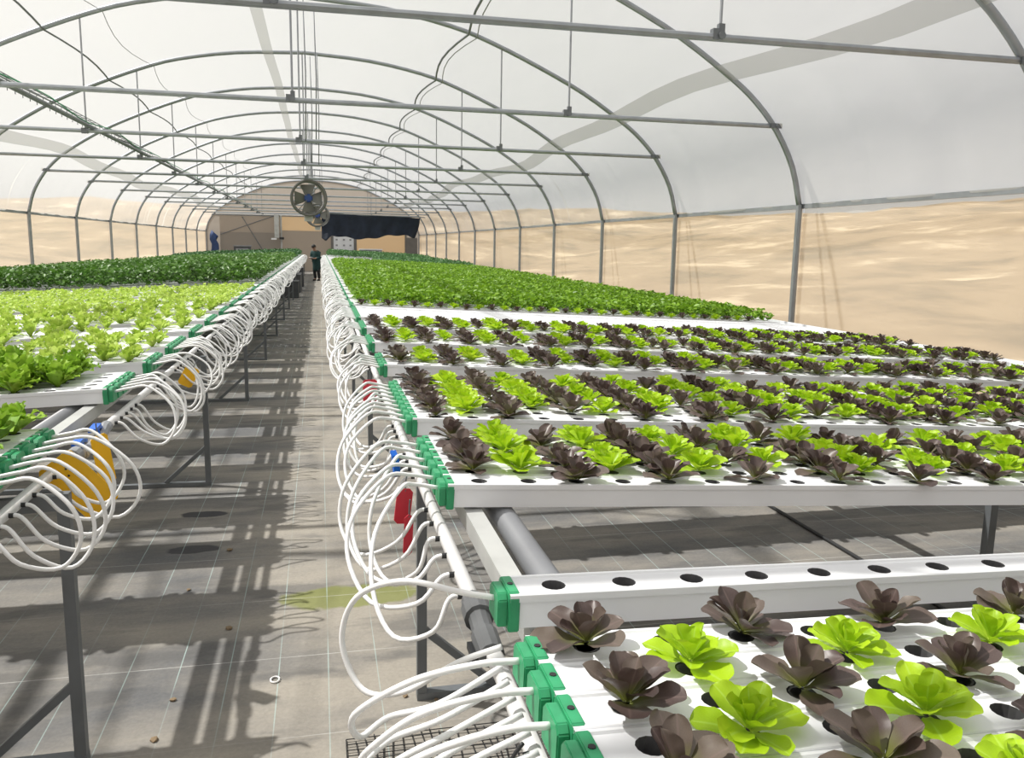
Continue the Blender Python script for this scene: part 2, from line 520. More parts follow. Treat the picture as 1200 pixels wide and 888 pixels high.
# rails at the top of the side walls
for nm, x in (('trim_1', CX - W), ('trim_2', CX + W)):
    sg = 1 if x > 0 else -1
    MB().box(x + sg * 0.035, x + sg * 0.075, YF, YB, Z_RAIL - 0.03, Z_RAIL + 0.03).build(nm, MAT['steel'], kind='structure', label='long metal film rail along the side wall')

# end walls
def end_wall(name, y, sgn, label, detailed):
    w = link(name, None, kind='structure', label=label)
    if not detailed:
        pts = [(CX - W, 0)] + profile + [(CX + W, 0)]
        n = len(pts)
        MB().add([(x, y, z) for x, z in pts], [tuple(range(n))]).build('film_sheet', MAT['end'], w)
        return w
    # arched upper sheet above a cross beam, panels below it
    zc = 3.55
    top = [p for p in profile if p[1] >= zc]
    MB().add([(x, y, z) for x, z in top], [tuple(range(len(top)))]).build('gable_film', MAT['end'], w)
    xl, xr = top[0][0], top[-1][0]
    side_l = [p for p in profile if p[1] <= zc and p[0] < 0]
    side_r = [p for p in profile if p[1] <= zc and p[0] > 0]
    pl = [(CX - W, 0)] + side_l + [(xl, zc), (xl + 0.2, zc), (xl + 0.2, 0)]
    MB().add([(x, y, z) for x, z in pl], [tuple(range(len(pl)))]).build('corner_film', MAT['end_net'], w)
    pr = [(xr - 0.2, 0), (xr - 0.2, zc), (xr, zc)] + side_r + [(CX + W, 0)]
    MB().add([(x, y, z) for x, z in pr], [tuple(range(len(pr)))]).build('corner_film', MAT['end_net'], w)
    panels = [(xl + 0.2, -2.35, 0, 2.35, 'end_net'), (xl + 0.2, -2.35, 2.35, zc, 'end'), (-2.25, 0.75, 2.5, zc, 'end_warm'), (-2.25, 0.75, 0, 2.5, 'end'),
              (2.25, xr - 0.2, 2.5, zc, 'end'), (2.25, xr - 0.2, 0, 2.5, 'end_warm'), (0.75, 2.25, 2.25, zc, 'end_warm')]
    for a, b, z0, z1, mt in panels:
        MB().box(a, b, y, y + 0.02, z0, z1).build('wall_panel', MAT[mt], w)
    MB().box(xl, xr, y - 0.06, y, zc - 0.12, zc + 0.02).build('cross_beam', MAT['pvc'], w)
    for x in (-2.3, 0.75, 2.25, 5.4):
        MB().box(x - 0.05, x + 0.05, y - 0.07, y, 0, zc - 0.12).build('upright', MAT['beam' if x < 0 else 'frame_dark'], w)
    MB().tube([(-5.9, y - 0.03, 2.2), (-2.4, y - 0.03, 3.5)], 0.025).build('brace', MAT['steel_dark'], w)
    MB().tube([(-4.6, y - 0.03, 3.3), (-3.0, y - 0.03, 0.5)], 0.025).build('brace', MAT['steel_dark'], w)
    return w
end_wall('wall_back', YB, 1, 'arched beige plastic end wall of the greenhouse', True)
end_wall('wall_front', YF, -1, 'arched plastic end wall behind the walkway entrance', False)
dr = link('door_1', None, kind='structure', label='white panelled door in the far end wall')
MB().box(0.80, 2.2, YB - 0.05, YB, 0.05, 2.2).build('door_leaf', MAT['door_white'], dr)
MB().box(0.72, 0.86, YB - 0.09, YB - 0.01, 0, 2.28).build('door_jamb', MAT['frame_dark'], dr)
MB().box(2.12, 2.28, YB - 0.09, YB - 0.01, 0, 2.28).build('door_jamb', MAT['frame_dark'], dr)
for zz in (1.25, 1.6, 1.95):
    for xx in (1.0, 1.45, 1.85):
        MB().box(xx, xx + 0.12, YB - 0.065, YB - 0.05, zz, zz + 0.1).build('door_vent', MAT['grey_pvc'], dr)
d2 = link('door_2', None, kind='structure', label='dark opening cover at the corner of the far end wall')
MB().box(5.45, 6.15, YB - 0.06, YB - 0.01, 0, 2.2).build('door_leaf', MAT['frame_dark'], d2)
MB().box(5.9, 5.97, YB - 0.09, YB - 0.06, 1.0, 1.15).build('door_handle', MAT['steel'], d2)

# hoops with tie bars and hangers
HOOP_LABEL = 'galvanised steel hoop with posts, tie bar and thin hangers under the film roof'
hoop_me = MB().tube([(x, 0, z) for x, z in profile], 0.038, 8).mesh('hoop_pipe', MAT['steel'], True)
post_me = MB().tube([(0, 0, 0), (0, 0, Z_RAIL + 0.02)], 0.042, 8).mesh('post', MAT['steel'], False)
tie_x0, tie_x1 = CX - 6.06, CX + 6.06
tie_me = MB().tube([(tie_x0, 0, 0), (tie_x1, 0, 0)], 0.03, 8).mesh('tie_bar', MAT['steel'], False)
HX = [-3.42, -0.27, 3.02]
hang_me = {x: MB().tube([(0, 0, Z_TIE - 0.02), (0, 0, roof_z(x))], 0.013, 6).mesh('hanger', MAT['steel'], False) for x in HX}
clampb = MB()
clampb.tube([(0, -0.045, 0), (0, 0.045, 0)], 0.03, 8)
clampb.box(-0.07, -0.02, -0.03, 0.03, -0.03, 0.05)
clampb.box(-0.02, 0.03, -0.02, 0.02, 0, 0.09)
clamp_me = clampb.mesh('clamp', MAT['steel_dark'])
bracket_me = MB().box(-0.08, 0.08, -0.05, -0.02, -0.03, 0.03).tube([(0.0, -0.08, 0), (0, 0.02, 0)], 0.018, 6).mesh('bracket', MAT['steel_dark'])
for i in ARCH_I:
    y = Y0 + BAY * i
    lb = {3: 'galvanised steel hoop and tie bar just before the fan with the blue hub', 7: 'galvanised steel hoop and tie bar just behind the navy cloth', 11: 'galvanised steel hoop framing the beige end wall with the door'}.get(i, HOOP_LABEL)
    t = thing('greenhouse_hoop', lb, 'hoop', (0, y, 0), group='hoops of the greenhouse')
    link('hoop_pipe', hoop_me, t)
    for x in (CX - W, CX + W):
        link('post', post_me, t, (x, 0, 0))
    dz = 0.012 * math.sin(i * 2.1)
    link('tie_bar', tie_me, t, (0, 0, Z_TIE + dz), (0, 0.003 * math.sin(i * 1.7), 0))
    for x in HX:
        link('hanger', hang_me[x], t, (x, 0, 0))
        link('clamp', clamp_me, t, (x, 0, Z_TIE + 0.01))
    for x in (tie_x0, tie_x1):
        link('bracket', bracket_me, t, (x, 0, Z_TIE))

# sagging wires along the roof, tied to every hoop
def roof_wire(x, name, label, r, zig):
    pts = []
    for i in ARCH_I[:-1]:
        for k in range(6):
            v = k / 6
            s = math.sin(math.pi * v)
            xx = x + zig * s
            pts.append((xx, Y0 + BAY * (i + v), roof_z(xx) - 0.03 - 0.02 * s))
    MB().tube(pts, r, 6).build(name, MAT['steel_dark'] if r > 0.012 else MAT['grey_pvc'], None, True, label=label, category='wire')
roof_wire(2.46, 'roof_wire', 'thick pale strap running under the roof film beside the right hangers', 0.02, -0.15)
roof_wire(2.60, 'roof_wire', 'thin strap running parallel to the thick roof strap', 0.010, -0.18)
roof_wire(-3.92, 'roof_wire', 'thin dark purlin wire zigzagging under the roof above the cable ladder', 0.016, 0.10)
roof_wire(-3.1, 'roof_wire', 'fine roof wire between the cable ladder and the ridge', 0.006, -0.15)

# cable ladder resting on the tie bars
ct = thing('cable_ladder', 'narrow cable ladder with hanging cables laid along the tie bars', 'cable ladder', (-3.34, 0, Z_TIE + 0.035))
MB().tube([(0.0, YF + 0.5, 0.035), (0.0, YB - 0.3, 0.035)], 0.032, 8).build('carrier_pipe', MAT['steel_dark'], ct)
for dx in (-0.10, -0.02):
    MB().tube([(dx, YF + 0.5, 0.16 if dx < -0.05 else 0.15), (dx, 19.5, 0.16 if dx < -0.05 else 0.15)], 0.006, 5).build('ladder_rail', MAT['steel_dark'], ct)
rung = MB().tube([(-0.10, 0, 0.02), (-0.10, 0, 0.16), (-0.02, 0, 0.15)], 0.005, 5).mesh('ladder_rung', MAT['steel_dark'])
y = 7.0
while y < 19.5:
    link('ladder_rung', rung, ct, (0, y, 0)); y += 0.26
for k, (r, c) in enumerate(((0.012, 'black'), (0.010, 'grey_pvc'), (0.009, 'cap'))):
    pts = []
    for j in range(90):
        yy = YF + 0.6 + j * 0.62
        pts.append((-0.06 + 0.03 * k, yy, 0.085 + 0.05 * math.sin(yy * 1.57 + k) * (0.5 + 0.5 * math.sin(yy * .4 + k)) + 0.02 * k))
    MB().tube(pts, r, 6).build('cable', MAT[c], ct, True)
# black hose loop with white bracket at the tray's near end
hl = thing('hose_loop', 'black hose loop hanging beside a pale box under the cable ladder', 'hose', (-3.42, 9.3, 3.35))
pts = [(0.12 * math.cos(a) - 0.02, 0.04 * a / 6, 0.15 * math.sin(a) - 0.17) for a in np.linspace(0.4, 5.6, 20)]
MB().tube(pts, 0.022, 8).build('hose', MAT['black'], hl, True)
MB().box(-0.14, 0.06, -0.08, 0.08, -0.09, 0.05).build('junction_box', MAT['grey_pvc'], hl)

# ------------------------------------------------------------------ growing channels
CW, CHH, PITCH = 0.098, 0.066, 0.105
HOLE0, HSTEP, NHOLE = 0.10, 0.15, 35
CLEN = HOLE0 + HSTEP * (NHOLE - 1) + 0.12
def channel_mesh(n_hole_seg=14):
    mb = MB()
    hw, lip = CW / 2, 0.012
    r = 0.0245
    edges = [0.0] + [HOLE0 + HSTEP * (k + 0.5) for k in range(NHOLE - 1)] + [CLEN]
    for k in range(NHOLE):
        x0, x1 = edges[k], edges[k + 1]
        cx = HOLE0 + HSTEP * k
        ring, outer = [], []
        for j in range(n_hole_seg):
            a = 2 * math.pi * (j + 0.5) / n_hole_seg
            c, s = math.cos(a), math.sin(a)
            ring.append((cx + r * c, r * s, 0))
            ex = (x1 - cx) if c > 0 else (cx - x0)
            t = min(ex / max(abs(c), 1e-6), (hw - 0.012) / max(abs(s), 1e-6))
            outer.append((cx + c * t, s * t, 0))
        n = n_hole_seg
        low = [(p[0], p[1], -0.045) for p in ring]
        mb.add(ring + outer, [(j, (j + 1) % n, n + (j + 1) % n, n + j) for j in range(n)])
        # the corners between the polygon and the rectangle
        mb.add([(x0, -hw + .012, 0), (x1, -hw + .012, 0), (x1, hw - .012, 0), (x0, hw - .012, 0)] + outer, [])
        kk = len(mb.v) - n - 4
        for q, (cxr, cyr) in enumerate(((x0, -hw + .012), (x1, -hw + .012), (x1, hw - .012), (x0, hw - .012))):
            best = sorted(range(n), key=lambda j: (outer[j][0] - cxr) ** 2 + (outer[j][1] - cyr) ** 2)[:2]
            a_, b_ = sorted(best)
            if (a_, b_) == (0, n - 1): a_, b_ = b_, a_
            mb.f.append((kk + q, kk + 4 + b_, kk + 4 + a_)); mb.mi.append(0)
        mb.add(ring + low, [(j, n + j, n + (j + 1) % n, (j + 1) % n) for j in range(n)] + [tuple(n + j for j in range(n))], 1)
    # shoulders, lid lip and body, swept along x
    sec = [(hw - .012, 0), (hw - .009, 0.004), (hw - .002, 0.004), (hw, 0.002), (hw, -lip), (hw - .004, -lip - .001), (hw - .004, -CHH)]
    for sg in (-1, 1):
        vs_ = [(x, sg * y, z) for x in (0, CLEN) for y, z in sec]
        n = len(sec)
        mb.add(vs_, [((k, k + 1, n + k + 1, n + k) if sg > 0 else (k, n + k, n + k + 1, k + 1)) for k in range(n - 1)])
    b = hw - .004
    mb.add([(0, -b, -CHH), (CLEN, -b, -CHH), (CLEN, b, -CHH), (0, b, -CHH)], [(0, 3, 2, 1)])
    for x in (0, CLEN):
        mb.add([(x, -b, -CHH), (x, b, -CHH), (x, b, 0), (x, -b, 0)], [(0, 1, 2, 3)])
    return mb.mesh('channel_body', [MAT['pvc'], MAT['hole']])
body_me = channel_mesh()

def cap_mesh():
    """green end cap: an arched plate, a narrower port block and a small key hole on top"""
    bm = bmesh.new()
    def slab(x0, x1, w, z0, z1, ch):
        pts = [(-w, z0), (w, z0), (w, z1 - ch), (w - ch, z1), (-w + ch, z1), (-w, z1 - ch)]
        a = [bm.verts.new((x0, y, z)) for y, z in pts]; b = [bm.verts.new((x1, y, z)) for y, z in pts]
        bm.faces.new(a[::-1]); bm.faces.new(b)
        for i in range(6): bm.faces.new((a[i], a[(i + 1) % 6], b[(i + 1) % 6], b[i]))
    slab(-0.002, 0.020, CW / 2 + 0.0015, -CHH - 0.006, 0.007, 0.010)
    slab(-0.022, -0.002, CW / 2 - 0.008, -CHH + 0.002, 0.002, 0.012)
    bmesh.ops.bevel(bm, geom=bm.edges[:], offset=0.0022, segments=2, affect='EDGES')
    me = bpy.data.meshes.new('end_cap'); bm.to_mesh(me); bm.free()
    me.materials.append(MAT['cap'])
    me.polygons.foreach_set('use_smooth', [False] * len(me.polygons))
    return me
cap_me = cap_mesh()
pin_me = MB().tube([(0.010, 0, 0.006), (0.010, 0, 0.0085)], 0.006, 8).mesh('cap_hole', MAT['black'])

XR0, XL0 = 0.345, -0.965                         # aisle ends of the right and left channels
ZTOP = 1.12
rows = []                                        # (side, Y, tilt, kind, x0, z0)
def channel(side, y, tilt, label, group, z=ZTOP, with_cap=True):
    x0 = XR0 if side > 0 else XL0
    t = thing('growing_channel', label, 'channel', (x0, y, z), (0, math.atan(tilt), 0 if side > 0 else math.pi), group)
    link('channel_body', body_me, t)
    c = link('end_cap', cap_me, t, label='green plastic end cap')
    link('cap_hole', pin_me, c)
    return t
def seat(side, y, tilt, k, z=ZTOP):
    """top of hole k of a channel in world space"""
    d = HOLE0 + HSTEP * k
    return Vector(((XR0 + d) if side > 0 else (XL0 - d), y, z - d * tilt))

# feed tubes looping from the manifold pipe to each cap
MAN_R, MAN_L, MAN_Z = 0.33, -0.93, 0.985
tube_rand = random.Random(3)
def tube_path(side, y, yo, reach, z=ZTOP, rise=0.02, sag=0.07, per=5, xm=None, zm=None):
    sx = -side
    xc = (XR0 - 0.02) if side > 0 else (XL0 + 0.02)
    xm = (MAN_R if side > 0 else MAN_L) if xm is None else xm
    zm = MAN_Z if zm is None else zm
    j = lambda s: tube_rand.uniform(-s, s)
    zc = z - 0.02
    R_ = reach * (1 + j(0.20))
    dy = yo - y
    sl = tube_rand.uniform(0.0, 0.16)
    P = [(xc, y, zc), (xc + sx * 0.07, y + j(.008), zc + rise * 0.7), (xc + sx * R_ * 0.55, y + dy * 0.12 + j(.02), zc + rise),
         (xc + sx * R_ * 0.93, y + dy * 0.36 + j(.02), zc - 0.03 - sl * 0.4), (xc + sx * R_, y + dy * 0.58 + j(.02), (zc + zm) / 2 - 0.05 - sl * 0.7),
         (xc + sx * R_ * 0.80, y + dy * 0.82 + j(.02), zm - sag - sl * 0.6), (xm + sx * R_ * 0.42, yo - 0.01, zm - sag * 0.75 - sl * .3), (xm + sx * 0.05, yo, zm - 0.006), (xm + sx * 0.012, yo, zm)]
    return catmull(P, per)
outlet_me = MB().tube([(0, 0, 0), (1, 0, 0)], 1, 8).mesh('outlet', MAT['black'])

def add_tube(side, y, yo, reach, label, group, **kw):
    MB().tube(tube_path(side, y, yo, reach, **kw), 0.0062, 8).build('feed_tube', MAT['tube'], None, True, label=label, category='tube', group=group)

outlets = {1: [], -1: []}
TL_R = 'white plastic feed tube looping from the manifold pipe into a lettuce channel cap'
TL_E = 'white plastic feed tube looping from the manifold pipe into an empty channel cap'
TL_L = 'white plastic feed tube looping into a green cap of the pale lettuce bench'
SEC = {'near': 'bench section next to the single bare channel', 's1': 'first section across the bare gap from the single channel', 's2': 'second section across the gap from the single channel',
       's3': 'third section across the gap from the single channel', 's4': 'fourth section across the gap from the single channel', 's5': 'section bordering the wide bare channels',
       'edge': 'lone row in front of the leafy crop'}
CL_R = 'white lettuce channel, '
TLX = 'white looped feed tube, '
CL_L = 'white channel holding frilly pale green lettuces'
planted = []                                     # (side,y,tilt,kinds)
def group_rows(side, start, n, tilt, label, group, tlabel, shift, reach, plant, z=ZTOP, opitch=None, tubes=True, pitch=PITCH):
    ys = [start + CW / 2 + pitch * k for k in range(n)]
    for k, y in enumerate(ys):
        channel(side, y, tilt, label, group, z)
        planted.append((side, y, tilt, plant, k, z))
        if tubes:
            yo = start + CW / 2 + (opitch or pitch) * k + shift
            outlets[side].append(yo)
            add_tube(side, y, yo, reach, tlabel, group + ' tubes', z=z)
# right bench
ys_near = [1.30 - 0.10 * k for k in range(9)]
for k, y in enumerate(ys_near):
    channel(1, y, 0.03, CL_R + SEC['near'], 'lettuce channels, near section', ZTOP - 0.012)
    planted.append((1, y, 0.03, 'near', k, ZTOP - 0.012))
channel(1, 1.515, 0.03, 'single white channel without plants, standing alone over the bare floor', 'single channel', ZTOP + 0.012)
group_rows(1, 2.27, 6, 0.052, CL_R + SEC['s1'], 'lettuce channels, section 1', TLX + SEC['s1'], -0.50, 0.235, 's1', opitch=0.13)
group_rows(1, 3.20, 9, 0.046, CL_R + SEC['s2'], 'lettuce channels, section 2', TLX + SEC['s2'], -0.40, 0.235, 's2')
group_rows(1, 4.70, 5, 0.043, CL_R + SEC['s3'], 'lettuce channels, section 3', TLX + SEC['s3'], -0.42, 0.235, 's3')
group_rows(1, 5.80, 5, 0.042, CL_R + SEC['s4'], 'lettuce channels, section 4', TLX + SEC['s4'], -0.40, 0.235, 's4')
group_rows(1, 6.85, 6, 0.042, CL_R + SEC['s5'], 'lettuce channels, section 5', TLX + SEC['s5'], -0.35, 0.235, 's5')
group_rows(1, 7.85, 13, 0.042, 'white channel without plants between lettuce rows and leafy canopy', 'bare channels', TL_E, -0.30, 0.235, 'none')
group_rows(1, 9.42, 4, 0.042, CL_R + SEC['edge'], 'lettuce channels, edge row', TLX + SEC['edge'], -0.30, 0.235, 'edge')
# left bench
group_rows(-1, 2.49, 7, 0.045, 'white channel beside the yellow diamond card, holding leafy green plants', 'corner channels', 'white feed tube looping in front of the yellow diamond card', -0.12, 0.28, 'corner')
for st, n in ((4.06, 5), (4.95, 4), (5.65, 6), (6.65, 5), (7.55, 6), (8.60, 6), (9.60, 6), (10.60, 6), (11.6, 6), (12.6, 7)):
    a_ = 'tall leafy lettuce section' if st < 4.5 else ('sparse section behind the tall leafy lettuces' if st < 5.3 else 'pale frilly lettuce sections')
    group_rows(-1, st, n, 0.045, 'white channel of the ' + a_, 'channels of the ' + a_, 'white feed tube looping into a cap of the ' + a_, -0.16, 0.265, 'tall' if st < 4.5 else ('one' if st < 5.3 else 'pale'))

# tubes of the near right channels: longer, lazier loops, all tapped from the short pipe below the single channel
MB().tube(catmull([(XR0 - 0.02, 1.515, ZTOP - 0.008), (0.26, 1.53, ZTOP + 0.002), (0.15, 1.60, ZTOP + 0.005), (0.06, 1.66, ZTOP - 0.05), (0.03, 1.67, ZTOP - 0.15), (0.07, 1.63, ZTOP - 0.24), (0.15, 1.57, ZTOP - 0.22), (0.25, 1.50, ZTOP - 0.13), (0.33, 1.47, ZTOP - 0.09)], 7), 0.0062, 10).build(
    'feed_tube', MAT['tube'], None, True, label='long white feed tube looping into the cap of the single bare channel', category='tube')
for k, y in enumerate(ys_near[:7]):
    zc = ZTOP - 0.03
    d = 0.02 * k
    P = [(XR0 - 0.02, y, zc), (0.25, y + 0.005, zc - 0.002), (0.14, y + 0.03, zc - 0.035 - d * .2), (0.045 + 0.02 * (k % 2), y + 0.08, zc - 0.115 - d * .3), (0.055, y + 0.12 + d, zc - 0.185), (0.11, y + 0.15 + d * 1.5, zc - 0.17), (0.20, (y + 1.42) / 2 + 0.05, zc - 0.13), (0.325, 1.44 - 0.055 * k, zc - 0.085)]
    MB().tube(catmull(P, 7), 0.0062, 10).build('feed_tube', MAT['tube'], None, True, label='short white feed tube running to a cap below the single bare channel', category='tube', group='near tubes')

# ---- longitudinal pipes and beams
def long_thing(name, label, cat, mb, mat, smooth=False):
    return mb.build(name, mat, None, smooth, label=label, category=cat)
BZ = ZTOP - CHH - 0.008
def zline(d): return BZ - 0.045 * d
manifolds = {}
for side, xm, nm in ((1, MAN_R, 'right'), (-1, MAN_L, 'left')):
    where = 'under the dark and green lettuce bench' if side > 0 else 'under the pale lettuce bench'
    s = side
    t = thing('manifold_pipe', 'white manifold pipe with black outlets ' + where, 'pipe', (xm, 0, MAN_Z))
    manifolds[side] = t
    if side > 0:
        MB().tube([(0, 1.74, 0), (0, 47, 0)], 0.0185, 10).build('pipe', MAT['pipe_white'], t, True)
        MB().tube([(0.005, -0.5, -0.02), (0.005, 1.58, -0.02)], 0.018, 10).build('pipe', MAT['pipe_white'], t, True)
        un = MB().tube([(0, 1.79, 0), (0, 1.75, 0), (0, 1.75, 0), (0, 1.70, -0.003), (0, 1.70, -0.003), (0, 1.64, -0.015), (0, 1.64, -.015), (0, 1.56, -0.02)],
                  [0.026, 0.030, 0.034, 0.034, 0.025, 0.025, 0.030, 0.028], 12).build('union', MAT['union'], t)
        MB().box(-0.035, 0.035, 1.60, 1.66, -0.05, -0.035).build('union_clip', MAT['black'], un)
    else:
        MB().tube([(0, 3.86, 0), (0, 47, 0)], 0.0185, 10).build('pipe', MAT['pipe_white'], t, True)
        MB().tube([(0.0, -0.5, 0), (0.0, 3.36, 0)], 0.0185, 10).build('pipe', MAT['pipe_white'], t, True)
        MB().tube([(0, 3.34, 0), (0, 3.40, 0), (0, 3.44, -.02), (0.0, 3.60, -0.03), (0, 3.78, -.02), (0, 3.84, 0), (0, 3.88, 0)], [0.026, 0.026, 0.022, 0.022, 0.022, 0.026, 0.026], 10).build('union', MAT['grey_pvc'], t)
    for yo in outlets[side]:
        if yo < 12:
            link('outlet', outlet_me, t, (-s * 0.014, yo, 0)).scale = (-s * 0.016, 0.008, 0.008)
    long_thing('bench_beam', 'galvanised square beam carrying the channel ends ' + where, 'beam',
        MB().box(XR0 + 0.05 if s > 0 else XL0 - 0.10, XR0 + 0.10 if s > 0 else XL0 - 0.05, -0.5, 50.5, zline(0.075) - 0.055, zline(0.075)), MAT['beam'])
    xp = XR0 + 0.175 if s > 0 else XL0 - 0.175
    long_thing('support_pipe', 'thick grey plastic pipe beside the galvanised beam ' + where, 'pipe',
        MB().tube([(xp, -0.5, zline(0.175) - 0.036), (xp, 50.5, zline(0.175) - 0.036)], 0.036, 14), MAT['grey_pvc'], True)
    for d, w in ((2.65, 'middle'), (5.0, 'outer')):
        xp = XR0 + d if s > 0 else XL0 - d
        long_thing('bench_beam', 'square %s beam carrying the channels ' % w + where, 'beam',
            MB().box(xp - 0.025, xp + 0.025, -0.5, 50.5, zline(d) - 0.075, zline(d) - 0.025), MAT['beam'])
    # drain gutter at the wall
    g0 = (XR0 + CLEN - 0.03) if s > 0 else (XL0 - CLEN + 0.03)
    zg = ZTOP - CLEN * 0.043
    sec = [(0, -0.10), (0, -0.17), (0.15, -0.17), (0.15, 0.015), (0.138, 0.015), (0.138, -0.158), (0.012, -0.158), (0.012, -0.10)]
    vs_ = [(g0 + s * x, y, zg + z) for y in (-0.5, 50.5) for x, z in sec]
    n = len(sec)
    long_thing('drain_gutter', 'long white drain gutter at the wall end ' + where.replace('under', 'of'), 'gutter',
        MB().add(vs_, [(k, (k + 1) % n, n + (k + 1) % n, n + k) for k in range(n)] + [tuple(range(n)), tuple(range(n, 2 * n))]), MAT['pvc'])

# ---- bench frames (legs, feet, braces, cross members)
def bench_frame(side, y, label):
    x0 = XR0 + 0.0 if side > 0 else XL0 + 0.0
    t = thing('bench_frame', label, 'bench frame', (x0, y, 0), group='frames of the benches' if side > 0 else 'frames of the left benches')
    for d in ((0.02 if side > 0 else -0.125), 2.65, 5.0):
        x = side * d
        MB().box(x - 0.019, x + 0.019, -0.019, 0.019, 0.0, zline(d) - 0.08).build('leg', MAT['steel_dark'], t)
        MB().bar((x, 0, 0.30), (x + side * 0.30, 0, 0.03), 0.028).build('brace', MAT['steel_dark'], t)
    MB().box(min(0.145 if side < 0 else 0, side * 5.05), max(0.145 if side < 0 else 0, side * 5.05), -0.022, 0.022, 0.0, 0.03).build('foot_rail', MAT['steel_dark'], t)
    MB().bar((0.14 if side < 0 else 0, 0, zline(0.0) - 0.105), (side * 5.2, 0, zline(5.2) - 0.105), 0.035, 0.05).build('cross_member', MAT['steel_dark'], t)
for k in range(14):
    bench_frame(-1, 2.90 + 3.42 * k, 'grey steel bench frame with braced legs under the pale lettuce and herb benches')
    bench_frame(1, 3.08 + 3.42 * k, 'grey steel bench frame with braced legs under the dark and green lettuce bench')

# ------------------------------------------------------------------ leaves and plants
def leaf_grid(Lg, Wd, e0, e1, cup, rows_=8, cols=5, ruffle=0.0, base=0.16, seed=0, peak=0.66):
    """spoon shaped leaf growing along +x from the origin, bending from e0 to e1 (degrees up)"""
    rd = random.Random(seed)
    ph = rd.uniform(0, 6)
    pts, uv = [], []
    x = z = 0.0
    for i in range(rows_ + 1):
        t = 1 - (1 - i / rows_) ** 1.55
        e = math.radians(e0 + (e1 - e0) * t)
        if i:
            x += math.cos(e) * Lg * (t - tp); z += math.sin(e) * Lg * (t - tp)
        tp = t
        if t < peak: w = base + (1 - base) * (math.sin(math.pi / 2 * (t / peak)) ** 1.7)
        else: w = math.sqrt(max(0.0, 1 - ((t - peak) / (1 - peak)) ** 2.0))
        w = max(w, 0.10) * Wd / 2
        for c in range(cols):
            s = -1 + 2 * c / (cols - 1)
            up = cup * (s * s) * w
            rf = ruffle * abs(s) ** 1.5 * math.sin(t * 17 + ph + (3 if s > 0 else 0)) * (0.3 + t)
            nx, nz_ = -math.sin(e), math.cos(e)
            pts.append(Vector((x + nx * (up + rf), s * w * (1 - 0.12 * cup * abs(s)), z + nz_ * (up + rf))))
            uv.append((0.5 + 0.5 * s, t))
    fs = [(i * cols + c, i * cols + c + 1, (i + 1) * cols + c + 1, (i + 1) * cols + c) for i in range(rows_) for c in range(cols - 1)]
    return pts, fs, uv

def leaves_mesh(name, parts, mat):
    """parts: list of (pts, faces, uv, tone); one mesh with UVs and a per-vertex tone attribute"""
    v, f, uvs, tone = [], [], [], []
    for pts, fs, uv, tn in parts:
        k = len(v)
        v += [tuple(p) for p in pts]; f += [tuple(i + k for i in q) for q in fs]
        uvs += uv; tone += [tn] * len(pts)
    me = bpy.data.meshes.new(name)
    me.from_pydata(v, [], f)
    me.materials.append(mat)
    a = me.attributes.new('tone', 'FLOAT', 'POINT'); a.data.foreach_set('value', tone)
    ul = me.uv_layers.new(name='UVMap')
    li = np.empty(len(me.loops), dtype=np.int32); me.loops.foreach_get('vertex_index', li)
    ul.data.foreach_set('uv', np.array(uvs, dtype=np.float32)[li].ravel())
    me.polygons.foreach_set('use_smooth', [True] * len(me.polygons))
    me.update()
    return me

def rosette_plan(kind, seed):
    """list of (azimuth, length, width, e0, e1, cup, base radius, base height) for one lettuce"""
    rd = random.Random(seed)
    out = []
    if kind == 'dark':
        n = rd.randint(11, 13)
        for k in range(n):
            u = k / (n - 1)                                            # 0 outer .. 1 heart
            out.append((k * 2.399 + rd.uniform(-.3, .3), 0.092 * (1 - 0.36 * u) * rd.uniform(.88, 1.12), 0.060 * (1 - 0.33 * u) * rd.uniform(.85, 1.1),
                        18 + 52 * u + rd.uniform(-8, 8), -8 + 68 * u + rd.uniform(-16, 16), 0.22 + 0.30 * u, 0.004, 0.004 + 0.012 * u))
    else:
        n = rd.randint(15, 18)
        for k in range(n):
            u = k / (n - 1)
            out.append((k * 2.399 + rd.uniform(-.25, .25), 0.088 * (1 - 0.50 * u) * rd.uniform(.9, 1.1), 0.058 * (1 - 0.40 * u) * rd.uniform(.9, 1.12),
                        20 + 55 * u + rd.uniform(-8, 8), 0 + 62 * u + rd.uniform(-14, 14), 0.30 + 0.25 * u, 0.004, 0.004 + 0.018 * u))
    return out
# shared leaf shapes for the plants whose leaves are built one by one
leaf_lib = {}
for kind, mt in (('dark', 'dark_green'), ('green', 'bright')):
    for lv in range(4):                                              # outer .. heart
        u = lv / 3
        for vr in range(3):
            rd = random.Random(lv * 7 + vr)
            if kind == 'dark':
                p = leaf_grid(1.0, 0.66 + 0.05 * rd.uniform(-1, 1), 20 + 48 * u, -10 + 66 * u + rd.uniform(-12, 12), 0.22 + 0.25 * u, 12, 7, 0.018, 0.16, vr)
            else:
                p = leaf_grid(1.0, 0.68 + 0.05 * rd.uniform(-1, 1), 20 + 52 * u, -4 + 60 * u + rd.uniform(-12, 12), 0.28 + 0.22 * u, 12, 7, 0.026, 0.18, vr)
            leaf_lib[kind, lv, vr] = leaves_mesh('leaf', [(*p, 0.5)], MAT[mt])
def make_plant_mesh(kind, seed, mat):
    rd = random.Random(seed * 13 + 5)
    parts = []
    for az, lg, wd, e0, e1, cup, br, bz in rosette_plan(kind, seed):
        pts, fs, uv = leaf_grid(lg, wd, e0, e1, cup, 6, 5, 0.003, 0.18, rd.randint(0, 99))
        R_ = Matrix.Rotation(az, 3, 'Z')
        parts.append(([R_ @ Vector((p.x + br, p.y, p.z + bz)) for p in pts], fs, uv, rd.random()))
    return leaves_mesh('lettuce', parts, mat)
NV_ = 6
